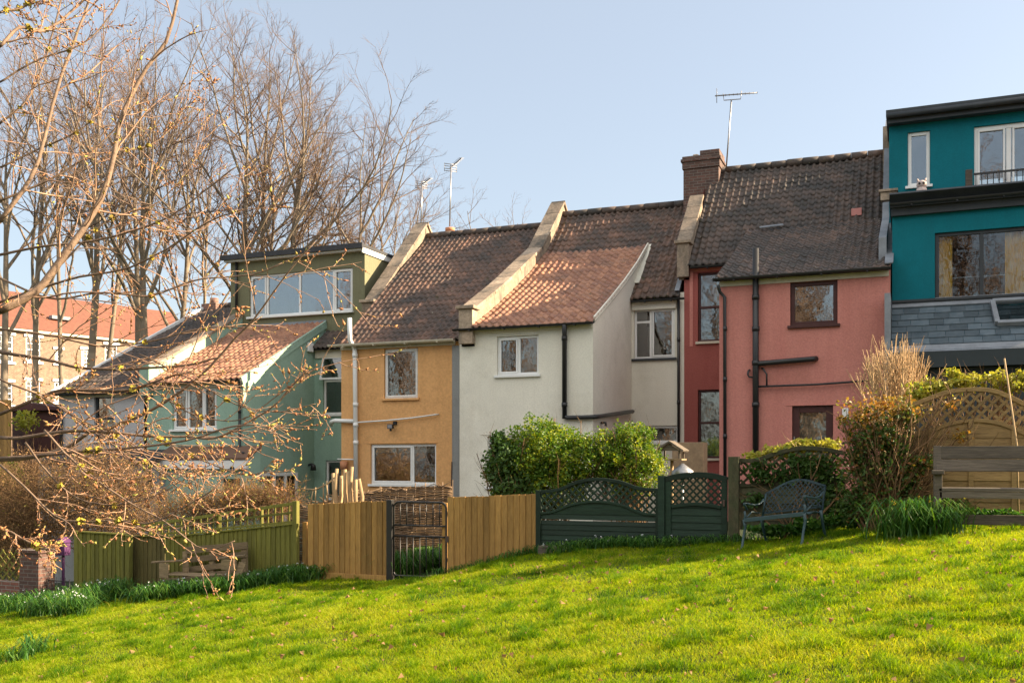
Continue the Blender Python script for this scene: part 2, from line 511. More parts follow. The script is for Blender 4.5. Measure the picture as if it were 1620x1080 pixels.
M['grey_wood'] = mk("grey_wood", (0.165, 0.135, 0.105), (0.095, 0.078, 0.06), 3, 0.8, 0.25, 12, 25, 0.4, (0.4, 6, 6))
M['pallet_wood'] = mk("pallet_wood", (0.30, 0.215, 0.125), (0.20, 0.145, 0.085), 4, 0.85, 0.35, 12, 25, 0.4, (0.6, 5, 5))
M['black_iron'] = mk("black_iron", (0.012, 0.012, 0.013), (0.02, 0.018, 0.017), 8, 0.45, spec=0.5)
M['green_iron'] = mk("green_iron", (0.035, 0.075, 0.085), (0.022, 0.05, 0.06), 8, 0.42, spec=0.5, bscale=40, bstr=0.15)
M['willow'] = mk("willow", (0.24, 0.165, 0.10), (0.15, 0.10, 0.065), 8, 0.8, 0.45)
M['pale_branch'] = mk("pale_branch", (0.42, 0.30, 0.16), (0.30, 0.20, 0.11), 8, 0.8, 0.2)
M['bark_far'] = mk("bark_far", (0.245, 0.195, 0.14), (0.14, 0.115, 0.088), 1.5, 0.9, 0.15)
M['twig_far'] = mk("twig_far", (0.20, 0.135, 0.095), (0.13, 0.09, 0.068), 1.0, 0.9, 0.3)
M['bark_near'] = mk("bark_near", (0.27, 0.185, 0.125), (0.17, 0.115, 0.08), 9, 0.75, 0.15, 30, 60, 0.4, stain=(0.25, 0.20, 0.06), stainamt=(0.62, 0.74))
M['twig_near'] = mk("twig_near", (0.40, 0.25, 0.16), (0.27, 0.165, 0.11), 9, 0.6, 0.3)
M['bud'] = mk_leaf("bud", (0.36, 0.15, 0.07), (0.46, 0.24, 0.10), (0.42, 0.40, 0.10), 0.25, 0.6, (1, 1, 0.8))
M['lichen'] = mk("lichen", (0.42, 0.32, 0.04), (0.30, 0.26, 0.05), 30, 0.95, 0.3)
M['twig_brown'] = mk("twig_brown", (0.20, 0.12, 0.055), (0.13, 0.075, 0.04), 3, 0.85, 0.4)
M['twig_pale'] = mk("twig_pale", (0.50, 0.34, 0.18), (0.38, 0.25, 0.13), 3, 0.8, 0.3)
M['dry_leaf'] = mk_leaf("dry_leaf", (0.24, 0.135, 0.06), (0.34, 0.21, 0.09), (0.30, 0.26, 0.06), 0.35, 0.7, (1.1, 1, 0.8))
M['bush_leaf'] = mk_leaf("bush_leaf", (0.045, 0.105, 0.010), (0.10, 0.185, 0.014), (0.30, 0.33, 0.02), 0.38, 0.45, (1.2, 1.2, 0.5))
M['dark_leaf'] = mk_leaf("dark_leaf", (0.03, 0.07, 0.015), (0.055, 0.11, 0.02), None, 0.3, 0.5)
M['rose_leaf'] = mk_leaf("rose_leaf", (0.03, 0.07, 0.014), (0.07, 0.125, 0.02), (0.24, 0.10, 0.03), 0.35, 0.5, (1.2, 1.1, 0.6))
M['red_leaf'] = mk_leaf("red_leaf", (0.34, 0.13, 0.03), (0.30, 0.22, 0.04), (0.18, 0.22, 0.04), 0.4, 0.5, (1.1, 1, 0.6))
M['yellow_leaf'] = mk_leaf("yellow_leaf", (0.30, 0.32, 0.04), (0.40, 0.34, 0.05), (0.16, 0.24, 0.03), 0.4, 0.5)
M['strap_leaf'] = mk_leaf("strap_leaf", (0.03, 0.095, 0.016), (0.06, 0.16, 0.022), (0.12, 0.21, 0.03), 0.35, 0.4)
M['petal'] = mk("petal", (0.75, 0.76, 0.78), rough=0.6)
M['petal_yellow'] = mk("petal_yellow", (0.8, 0.55, 0.03), rough=0.6)
M['grass'] = mk_leaf("grass", (0.06, 0.155, 0.004), (0.26, 0.36, 0.006), (0.46, 0.40, 0.06), 0.5, 0.55, (1.35, 1.25, 0.3), 0.12)
M['soil'] = mk("soil", (0.02, 0.045, 0.007), (0.035, 0.042, 0.012), 2.5, 0.95, 0, 20, 40, 0.4)
M['path_stone'] = mk("path_stone", (0.30, 0.24, 0.20), (0.20, 0.16, 0.13), 6, 0.85, 0.2, 25, 40, 0.3)
M['purple'] = mk("purple", (0.10, 0.035, 0.11), rough=0.5)
M['pink_paint'] = mk("pink_paint", (0.6, 0.25, 0.22), rough=0.6)

# ------------------------------------------------------------------ ground sheet (reaches the horizon)
def build_ground():
    fx = np.concatenate([np.linspace(-300, -31, 12), np.arange(-30, 16.01, 0.25), np.linspace(17, 300, 12)])
    fy = np.concatenate([np.linspace(-300, -5, 10), np.arange(-4, 30.01, 0.25), np.linspace(32, 500, 14)])
    X, Y = np.meshgrid(fx, fy, indexing='ij')
    Z = ground_np(X, Y)
    V = np.stack([X.ravel(), Y.ravel(), Z.ravel()], 1)
    nx, ny = len(fx), len(fy)
    i, j = np.meshgrid(np.arange(nx - 1), np.arange(ny - 1), indexing='ij')
    a = (i * ny + j).ravel()
    F = np.stack([a, a + ny, a + ny + 1, a + 1], 1)
    o = npmesh("ground", V, F, M['soil'], smooth=True)
    props(o, kind="structure")

build_ground()

# ------------------------------------------------------------------ roof pieces
def tiles(name, x0, x1, prof, mat, parent, gauge=0.235, pitch=0.165, amp=0.038):
    pr = np.array(prof, float)
    seg = np.hypot(*np.diff(pr, axis=0).T)
    S = np.concatenate([[0], np.cumsum(seg)])
    L = S[-1]
    nr = max(2, round(L / gauge)); nc = max(2, round((x1 - x0) / pitch))
    g = L / nr; pw = (x1 - x0) / nc
    u = np.linspace(0, 1, 9)
    wav = np.where(u < 0.55, np.sin(np.pi * np.clip(u / 0.55, 0, 1)), -0.25 * np.sin(np.pi * np.clip((u - 0.55) / 0.45, 0, 1))) * amp
    V = []; rn = []
    row_s = np.array([0, 0, 0.5, 1.12]); row_h = np.array([-0.012, 0.020, 0.0125, 0.003])
    nt = nr * nc
    c, r = np.meshgrid(np.arange(nc), np.arange(nr)); c = c.ravel(); r = r.ravel()
    jit = RNG.normal(0, 0.0045, nt); sj = RNG.normal(0, 0.008, nt) - .04 * (RNG.random(nt) < .012); tw = RNG.normal(0, 0.006, nt)
    s = np.clip(r[:, None] * g + row_s[None, :] * g + sj[:, None], 0, L)
    y = np.interp(s, S, pr[:, 0]); z = np.interp(s, S, pr[:, 1])
    k = np.clip(np.searchsorted(S, s, side='right') - 1, 0, len(seg) - 1)
    ty = (pr[k + 1, 0] - pr[k, 0]) / seg[k]; tz = (pr[k + 1, 1] - pr[k, 1]) / seg[k]
    hh = row_h[None, :, None] + wav[None, None, :] * np.where(row_h > -0.01, 1, 1)[None, :, None] + jit[:, None, None] + tw[:, None, None] * (u - 0.5)[None, None, :]
    X = x0 + (c[:, None, None] + u[None, None, :] * 1.02) * pw + np.zeros((1, 4, 1))
    Yc = y[:, :, None] - tz[:, :, None] * hh
    Zc = z[:, :, None] + ty[:, :, None] * hh
    Zc = Zc + 0.018 * np.sin(X * 1.3 + Yc * .8 + x0) * np.sin(Yc * 1.9 + x0 * 2) - 0.03 * np.sin(np.pi * (X - x0) / (x1 - x0))
    V = np.stack([X, Yc, Zc], -1).reshape(-1, 3)
    i, j = np.meshgrid(np.arange(3), np.arange(8), indexing='ij')
    q = (i * 9 + j).ravel()
    f1 = np.stack([q, q + 1, q + 10, q + 9], 1)
    F = (np.arange(nt)[:, None, None] * 36 + f1[None]).reshape(-1, 4)
    col = np.clip(RNG.beta(1.6, 1.6, nt), 0, 1)
    # sheet under the tiles
    b = len(V)
    sv = []
    for (yy, zz) in prof:
        sv += [(x0, yy + 0.02, zz - 0.06), (x1, yy + 0.02, zz - 0.06)]
    sf = [(b + 2 * n, b + 2 * n + 1, b + 2 * n + 3, b + 2 * n + 2) for n in range(len(prof) - 1)]
    V = np.vstack([V, sv]); F = np.vstack([F, sf])
    mi = np.concatenate([np.zeros(nt * 24), np.ones(len(sf))])
    rn = np.concatenate([np.repeat(col, 24), np.full(len(sf), 0.5)])
    return npmesh(name, V, F, [mat, M['underlay']], parent, rn, True, mi)

def ridge(parent, x0, x1, y, z, mat, rad=0.11):
    mb = MB(); n = max(1, round((x1 - x0) / 0.42)); w = (x1 - x0) / n
    for i in range(n):
        a = x0 + i * w; dz = random.uniform(-0.008, 0.008)
        mb.tube([(a, y, z + dz), (a + w - 0.012, y, z + dz + random.uniform(-.004, .004))], rad, 10)
    return mb.build("ridge_tile", mat, parent)

def gutter(parent, x0, x1, y, z, mat, rad=0.058, name="gutter"):
    mb = MB()
    v = []; f = []; n = 8
    for x in (x0, x1):
        for k in range(n + 1):
            a = math.pi + math.pi * k / n
            v.append((x, y + rad * math.cos(a), z + rad * math.sin(a)))
        for k in range(n, -1, -1):
            a = math.pi + math.pi * k / n
            v.append((x, y + (rad - .008) * math.cos(a), z + (rad - .008) * math.sin(a)))
    m = 2 * (n + 1)
    for k in range(m): f.append((k, k + m, (k + 1) % m + m, (k + 1) % m))
    f.append(tuple(range(m))); f.append(tuple(reversed(range(m, 2 * m))))
    mb.add(v, f, 0, False)
    k = max(2, int((x1 - x0) / 0.8))
    for i in range(k):
        x = x0 + (i + .5) * (x1 - x0) / k
        mb.box(x - .015, x + .015, y - rad - .006, y + rad + .02, z - rad - .012, z - rad + .012)
    return mb.build(name, mat, parent)

def pipe(parent, pts, rad, mat, name="downpipe", collars=(), n=10):
    mb = MB(); mb.tube(pts, rad, n)
    for c in collars:
        c = Vector(c); mb.tube([c - Vector((0, 0, .05)), c + Vector((0, 0, .05))], rad * 1.22, n)
    return mb.build(name, mat, parent)

def at_s(prof, s):
    pr = np.array(prof, float); seg = np.hypot(*np.diff(pr, axis=0).T); S = np.concatenate([[0], np.cumsum(seg)])
    s = min(max(s, 0), S[-1])
    k = min(int(np.searchsorted(S, s, side='right')) - 1, len(seg) - 1)
    t = (s - S[k]) / seg[k]
    return pr[k] + (pr[k + 1] - pr[k]) * t, (pr[k + 1] - pr[k]) / seg[k], S[-1]

def parapet(parent, xc, w, prof, up, wallmat, knee=True, kneemat=None, peak=True):
    """upstand party wall that follows the roof, with coping stones"""
    mb = MB()
    low = [(y, z - 0.5) for y, z in prof]
    top = [(y, z + up) for y, z in prof]
    if peak:
        y0, z0 = prof[-1]; yb, zb = prof[-2]; s = (z0 - zb) / (y0 - yb)
        top.append((y0 + 1.5, z0 + up - 1.5 * s)); low.append((y0 + 1.5, z0 - .5 - 1.5 * s))
    mb.prism_x(top + low[::-1], xc - w / 2, xc + w / 2, 0, 0.5)
    o = mb.build("parapet", wallmat, parent)
    cb = MB()
    tp = [(y, z + up + 0.003) for y, z in prof]
    _, _, L = at_s(tp, 0)
    n = max(2, round(L / 0.62)); g = L / n
    for i in range(n):
        (a, d, _), (b, d2, _) = at_s(tp, i * g + 0.006), at_s(tp, (i + 1) * g - 0.006)
        t = 0.075; j = random.uniform(-.006, .006)
        na = np.array([-d[1], d[0]]) * t; nb = np.array([-d2[1], d2[0]]) * t
        cb.prism_x([tuple(a), tuple(b), tuple(b + nb), tuple(a + na)], xc - w / 2 - .05 + j, xc + w / 2 + .05 + j)
    if peak:
        a = tp[-1]; s2 = (tp[-1][1] - tp[-2][1]) / (tp[-1][0] - tp[-2][0])
        cb.prism_x([a, (a[0] + 1.2, a[1] - 1.2 * s2), (a[0] + 1.2, a[1] - 1.2 * s2 + .1), (a[0], a[1] + .1)], xc - w / 2 - .05, xc + w / 2 + .05)
    cb.build("coping", M['stone'], o, 0.008)
    if knee:
        y, z = prof[0]
        kb = MB()
        kb.box(xc - w / 2 - .012, xc + w / 2 + .012, y - .16, y + .12, z - .45, z + up + .02)
        kb.box(xc - w / 2 - .07, xc + w / 2 + .07, y - .22, y + .18, z + up + .022, z + up + .10)
        kb.build("kneeler", kneemat or M['stone'], o, 0.01)
    return o

# ------------------------------------------------------------------ windows and doors
def rect(px0, px1, py0, py1, Y):
    """opening on the plane y=Y; py are read at the middle of the opening"""
    m = (px0 + px1) / 2
    return (PX(px0, Y), PX(px1, Y), PZ(m, py1, Y), PZ(m, py0, Y))

def window(parent, h, Y, fm, vs=(), hs=(), glass='glass', inset=0.055, fw=0.055, sill=True, sill_mat=None, cells=None, name="window",
           blind=None, curtain=None, handle=False, sill_out=0.06):
    x0, x1, z0, z1 = h
    x0 += .004; x1 -= .004; z1 -= .004; z0 += .004
    ya, yb = Y + inset, Y + inset + 0.065
    mb = MB()
    mb.box(x0, x0 + fw, ya, yb, z0, z1); mb.box(x1 - fw, x1, ya, yb, z0, z1)
    mb.box(x0 + fw, x1 - fw, ya, yb, z1 - fw, z1); mb.box(x0 + fw, x1 - fw, ya, yb, z0, z0 + fw)
    W, H = x1 - x0, z1 - z0
    for v in vs:
        c = x0 + v * W
        mb.box(c - fw * .55, c + fw * .55, ya + .002, yb, z0 + fw, z1 - fw)
    for q in hs:
        f, a, b = q if isinstance(q, tuple) else (q, 0, 1)
        c = z0 + f * H
        mb.box(x0 + a * W + fw * .5, x0 + b * W - fw * .5, ya - .004, yb - .003, c - fw * .5, c + fw * .5)
    for (a, b, c, d) in (cells or ()):
        sa, sb, sc, sd = x0 + a * W + fw * .8, x0 + b * W - fw * .8, z0 + c * H + fw * .8, z0 + d * H - fw * .8
        t = 0.042; y2 = ya - 0.014; y3 = ya + 0.03
        mb.box(sa, sa + t, y2, y3, sc, sd); mb.box(sb - t, sb, y2, y3, sc, sd)
        mb.box(sa + t, sb - t, y2, y3, sd - t, sd); mb.box(sa + t, sb - t, y2, y3, sc, sc + t)
    fr = mb.build(name, fm, parent, 0.006)
    g = MB(); yp = Y + inset + 0.034
    g.box(x0 + fw * .5, x1 - fw * .5, yp, yp + .006, z0 + fw * .5, z1 - fw * .5)
    g.build("pane", M[glass], fr)
    if sill:
        s = MB(); s.box(x0 - .055, x1 + .055, Y - sill_out, Y + inset - .002, z0 - .058, z0 + .002)
        s.build("sill", sill_mat or fm, fr, 0.006)
    if blind:
        bm_, frac = blind
        b = MB(); b.box(x0 + fw, x1 - fw, yp + .05, yp + .06, z1 - frac * H, z1 - fw)
        b.build("blind", bm_, fr)
    if curtain:
        cm_, spans = curtain
        b = MB()
        for (a, c) in spans:
            xa, xb = x0 + a * W, x0 + c * W
            n = max(6, int((xb - xa) / 0.03))
            pts = [(xa + (xb - xa) * i / n, yp + .12 + .03 * math.sin(i * 1.6)) for i in range(n + 1)]
            v = [(x, y, z0) for x, y in pts] + [(x, y, z1) for x, y in pts]
            b.add(v, [(i, i + 1, n + 2 + i, n + 1 + i) for i in range(n)], 0, True)
        b.build("curtain", cm_, fr)
    if handle:
        b = MB(); zc = (z0 + z1) / 2 - .1
        b.box(x0 + .03, x0 + .05, Y + inset - .05, Y + inset - .012, zc, zc + .12)
        b.build("handle", M['galv'], fr)
    return fr

YR, YM, YW, YO = 27.7, 24.6, 21.3, 22.75
xA, xB, xC, xD = -14.05, -9.67, -5.27, -0.62
HG = "terraced houses with rear extensions"

def shell(mb, x0, x1, prof, zb, holes=(), street=True, mat=0, back=None):
    """walls under a roof profile of (y, z) running from the rear eave to the top"""
    y0, z0 = prof[0]
    mb.wall(x0, x1, zb, z0 - .03, y0, holes, mat=mat)
    top = [(y, z - .08) for y, z in prof]
    if street:
        ye, ze = prof[-1]
        s = (prof[-1][1] - prof[-2][1]) / (prof[-1][0] - prof[-2][0])
        top.append((ye + 3.1, ze - 3.1 * s))
    yl = top[-1][0]
    poly = [(y0, zb)] + [(y0, z0 - .03)] + top[1:] + [(yl, zb)]
    n = len(poly)
    mb.add([(x0, y, z) for y, z in poly], [tuple(reversed(range(n)))], mat, False, .5)
    mb.add([(x1, y, z) for y, z in poly], [tuple(range(n))], mat, False, .5)
    mb.quad((x0, yl, zb), (x0, yl, top[-1][1]), (x1, yl, top[-1][1]), (x1, yl, zb), mat, .5)

def street_slope(parent, x0, x1, yr, zr, s=0.95, run=3.3):
    mb = MB(); mb.quad((x0, yr, zr), (x1, yr, zr), (x1, yr + run, zr - run * s), (x0, yr + run, zr - run * s))
    return mb.build("street_roof", M['tile_plain'], parent)

H = lambda v: v + EYE          # height above the eye -> z

# ================================================================== pink house
def pink_house():
    t = thing("terraced_house", "salmon pink house with black soil pipe and dark maroon window frames", "house", ((xC + xD) / 2, YM, gz(-3, 22)), HG)
    xl, xr = PX(1138, YW), PX(1408, YW)
    zE, zR = H(5.0), H(8.0)
    prof = [(YM, zE), (YR, zR)]
    wE = H(3.93)
    cat = [(YW, wE), (23.4, wE + .9), (25.35, zE + .75 * (zR - zE) / 3.1 + .05)]
    s1 = rect(1104, 1152, 430, 540, YM); s2 = rect(1104, 1152, 616, 725, YM)
    w1 = rect(1250, 1325, 444.5, 514, YW); d1 = rect(1253, 1318, 641, 742, YW)
    zb = gz(-3, 21) - .6
    mb = MB(); shell(mb, xC, xD, prof, zb, [s1, s2]); mb.build("wall", M['deep_red_render'], t)
    mb = MB(); shell(mb, xl, xr, cat, zb, [w1, d1], street=False); mb.build("wing_wall", M['pink_render'], t)
    # lighter pink band on the recess above and beside the tall sashes
    mb = MB(); mb.box(xC + .14, s1[0] - .12, YM - .012, YM - .004, s1[2] - .1, zE - .12)
    mb.box(s1[0] - .12, xl, YM - .012, YM - .004, s1[3] + .03, zE - .12)
    mb.build("lighter_band", M['pink_render'], t)
    ov = .16; s = (zR - zE) / 3.1
    r = tiles("roof", xC + .12, xD - .02, [(YM - ov, zE - ov * s), (YR, zR)], M['tile_dark'], t)
    r2 = tiles("wing_roof", xl - .06, xr - .0, [(YW - .17, wE - .07)] + cat[1:], M['tile_dark'], t, pitch=0.175)
    ridge(r, xC + .1, xD - .05, YR, zR + .03, M['tile_dark'])
    street_slope(r, xC, xD, YR, zR)
    # lead along the wing roof edges
    mb = MB(); mb.beam((xr - .02, YW - .1, wE + .02), (xr - .02, 25.3, cat[-1][1] + .07), .16, .02, (0, -.4, 1)); mb.build("flashing", M['lead'], r2); mb = MB()
    mb.beam((xl + .3, 25.2, cat[-1][1] + .03), (xl + .85, 25.32, cat[-1][1] + .08), .16, .02, (0, -.4, 1)); mb.build("flashing", M['lead'], r2)
    mb = MB(); v = P(1355, 336, 25.6); mb.box(v.x - .12, v.x + .12, v.y - .02, v.y + .3, v.z - .08, v.z + .1); mb.build("roof_vent", M['pink_paint'], r, .01)
    window(t, s1, YM, M['brown_wood'], hs=(.5,), sill_mat=M['cream_wood'], curtain=(M['curtain_white'], [(.55, 1.0)]))
    window(t, s2, YM, M['brown_wood'], hs=(.52,), sill_mat=M['cream_wood'], curtain=(M['curtain_white'], [(.0, 1.0)]))
    window(t, w1, YW, M['brown_wood'], fw=.085, glass='glass_bright')
    window(t, d1, YW, M['brown_wood'], fw=.14, sill=False, name="door", curtain=(M['curtain_white'], [(.1, .9)]), handle=True)
    f = MB(); f.box(xl + .01, xr - .02, YW - .03, YW - .004, wE - .22, wE - .06); f.build("fascia", M['cream_wood'], t)
    f = MB(); f.box(xC + .2, xl + .1, YM - .03, YM - .013, zE - .2, zE - .06); f.build("fascia", M['cream_wood'], t)
    gutter(t, xl - .1, xr + .02, YW - .2, wE - .07, M['black_plastic'])
    gutter(t, xC + .2, xl + .4, YM - .2, zE - .2, M['black_plastic'])
    f = MB(); f.box(PX(1244, YW), PX(1335, YW), YW - .014, YW - .002, d1[3] + .0, d1[3] + .016); f.build("lintel_edge", M['pink_render'], t)
    a = YW - .07
    q = lambda x, y: P(x, y, a)
    e0 = P(1136, 452, YW - .2)
    pipe(t, [e0, q(1139, 462), q(1146.5, 470), q(1147, 760)], .036, M['black_plastic'], collars=[q(1147, 520), q(1147, 600), q(1147, 690)])
    b = YW - .09
    q = lambda x, y: P(x, y, b)
    sp = pipe(t, [q(1195.5, 740), q(1195.5, 393)], .064, M['black_plastic'], "soil_pipe", [q(1195.5, 470), q(1195.5, 520), q(1195.5, 574), q(1195.5, 640)])
    pipe(sp, [q(1195.5, 576), q(1205, 574.5), q(1287, 567.5), P(1291, 567, YW)], .056, M['black_plastic'], "waste_pipe")
    pipe(sp, [q(1195.5, 611.5), q(1290, 608), q(1375, 602), P(1378, 602, YW)], .022, M['black_plastic'], "waste_pipe", n=6)
    pipe(sp, [q(1213, 611), q(1213, 592), q(1208, 584), P(1205, 582, YW)], .02, M['black_plastic'], "overflow_pipe", n=6)
    pipe(sp, [q(1193, 597), q(1185, 596), q(1183, 592), q(1184, 586), P(1186, 585, YW)], .02, M['black_plastic'], "overflow_pipe", n=6)
    f = MB(); v = P(1337, 655, YW); f.box(v.x - .05, v.x + .07, YW - .13, YW - .003, v.z - .14, v.z + .12); f.build("meter_box", M['white_plastic'], t, .01)
    # chimney on the ridge with a stepped top
    x0, x1 = PX(1079, 27.2), PX(1138.5, 27.2); y0, y1 = 27.2, 28.05
    zt = PZ(1108, 238, 27.2); zl = PZ(1090, 247, 27.2)
    xm = PX(1107, 27.2)
    c = MB()
    c.box(x0 + .03, x1 - .03, y0 + .03, y1 - .03, zR - 1.2, zl - .35)
    c.box(x0, x1, y0, y1, zl - .35, zl - .16)
    c.box(x0 - .035, x1 + .035, y0 - .035, y1 + .035, zl - .16, zl - .075)
    c.box(x0, x1, y0, y1, zl - .075, zl)
    c.box(xm, x1 - .01, y0 + .01, y1 - .01, zl, zt)
    ch = c.build("chimney", M['chimney_brick'], r, .012)
    m = MB(); m.tube([(x0 + .32, 27.5, zl - .01), (x0 + .32, 27.5, zl + .1)], .08, 10); m.tube([(xm + .15, 27.6, zt - .01), (xm + .15, 27.6, zt + .07)], .12, 10); m.build("chimney_pot", M['stone'], ch)
    parapet(t, xC, .27, [(YM, zE + .02), (26.25, zE + 1.65 * s + .02)], .36, M['stone'], peak=False)
    return t

pink_house()

# ================================================================== white house
def white_house():
    t = thing("terraced_house", "cream white rendered house with projecting wing and curved tiled catslide roof", "house", ((xB + xC) / 2, YM, gz(-7, 22)), HG)
    xl, xr = PX(727, YW), PX(938, YW)
    zE, zR = H(4.25), H(7.2)
    s = (zR - zE) / 3.1
    wE = H(3.18)
    yj = 26.2; zj = zE + 1.6 * s + .05
    cat = [(YW, wE), (22.6, wE + .63), (23.9, wE + 1.29), (25.1, wE + 1.95), (yj, zj)]
    w1 = rect(786, 852, 531, 593, YW); w2 = rect(771, 900, 689, 770, YW)
    w3 = rect(1003, 1067.5, 487.5, 567, YM); w4 = rect(1018, 1073, 673, 700, YM)
    zb = gz(-7, 21) - .6
    mb = MB(); shell(mb, xB, xC, [(YM, zE), (YR, zR)], zb, [w3, w4]); mb.build("wall", M['white_render'], t)
    mb = MB(); shell(mb, xl, xr, cat, zb, [w1, w2], street=False); mb.build("wing_wall", M['white_render'], t)
    ov = .16
    r = tiles("roof", xB + .12, xC - .1, [(YM - ov, zE - ov * s), (YR, zR)], M['tile_brown'], t)
    r2 = tiles("wing_roof", xB + .14, xr + .05, [(YW - .17, wE - .07)] + cat[1:], M['tile_orange'], t, pitch=0.17)
    ridge(r, xB + .1, xC - .1, YR, zR + .03, M['tile_dark'])
    street_slope(r, xB, xC, YR, zR)
    mb = MB()
    pts = [(xr + .03, y, z + .0) for y, z in cat]
    for a, b in zip(pts[:-1], pts[1:]): mb.beam(a, b, .03, .12, (0, -.4, 1))
    mb.beam((xr + .06, 24.9, zE + .3 * s + .05), (xr + .06, yj + .05, zj + .02), .12, .02, (0, -.6, 1))
    mb.build("verge_board", M['white_render'], r2)
    mb = MB()
    mb.beam((xC - .16, YM - .1, zE + .0), (xC - .16, YR - .9, zE + 2.2 * s + .06), .12, .02, (0, -.6, 1)); mb.build("flashing", M['lead'], r)
    window(t, w1, YW, M['white_plastic'], vs=(.52,), cells=[(.0, .53, 0, 1)])
    window(t, w2, YW, M['white_plastic'], vs=(.5,))
    window(t, w3, YM, M['white_plastic'], vs=(.40,), hs=((.74, 0, .42),), cells=[(.4, 1, 0, 1)], sill_mat=M['dark_frame'])
    window(t, w4, YM, M['white_plastic'])
    f = MB(); f.box(w1[0] - .1, w1[1] + .1, YW - .012, YW - .002, w1[3] + .03, w1[3] + .05); f.build("lintel_edge", M['white_render'], t)
    f = MB(); f.box(PX(760, YW), PX(800, YW), YW - .012, YW - .002, w2[3] + .03, w2[3] + .045); f.build("lintel_edge", M['white_render'], t)
    f = MB(); f.box(xl + .03, xr - .02, YW - .03, YW - .004, wE - .19, wE - .05); f.build("fascia", M['white_render'], t)
    f = MB(); f.box(xr + .02, PX(1070, YM), YM - .06, YM - .004, zE - .42, zE - .1); f.build("fascia", M['white_render'], t)
    gutter(t, xl - .08, xr + .06, YW - .2, wE - .085, M['black_plastic'], .05)
    gutter(t, xr + .05, xC + .05, YM - .2, zE - .2, M['black_plastic'], .05)
    a = YW - .075; q = lambda x, y: P(x, y, a)
    pipe(t, [P(893, 512, YW - .2), q(893, 530), q(893, 662)], .055, M['black_plastic'], "soil_pipe", [q(893, 535), q(893, 640)])
    side = xr + .08
    g = lambda x, y: PS(x, y, side)
    pipe(t, [q(891, 657), q(898, 660.5), q(932, 659.5), P(941, 659, YW - .06), g(947, 658.5), g(1001, 650.5)], .05, M['black_plastic'], "waste_pipe")
    f = MB(); v = g(955, 672); f.tube([v + Vector((-.06, 0, .05)), v + Vector((.05, 0, .05)), v + Vector((.05, 0, -.03))], .03, 8); f.build("overflow_pipe", M['black_plastic'], t)
    d = YM - .07
    pipe(t, [P(1073.5, 462, d), P(1073.5, 720, d)], .035, M['black_plastic'], collars=[P(1073.5, 537, d), P(1073.5, 636, d)])
    pB = [(YW, wE + .02), (23.3, wE + .99), (25.0, wE + 1.91), (25.7, zE + 1.1 * s + .12), (YR, zR + .02)]
    parapet(t, xB, .33, pB, .34, M['stone'])
    return t

white_house()

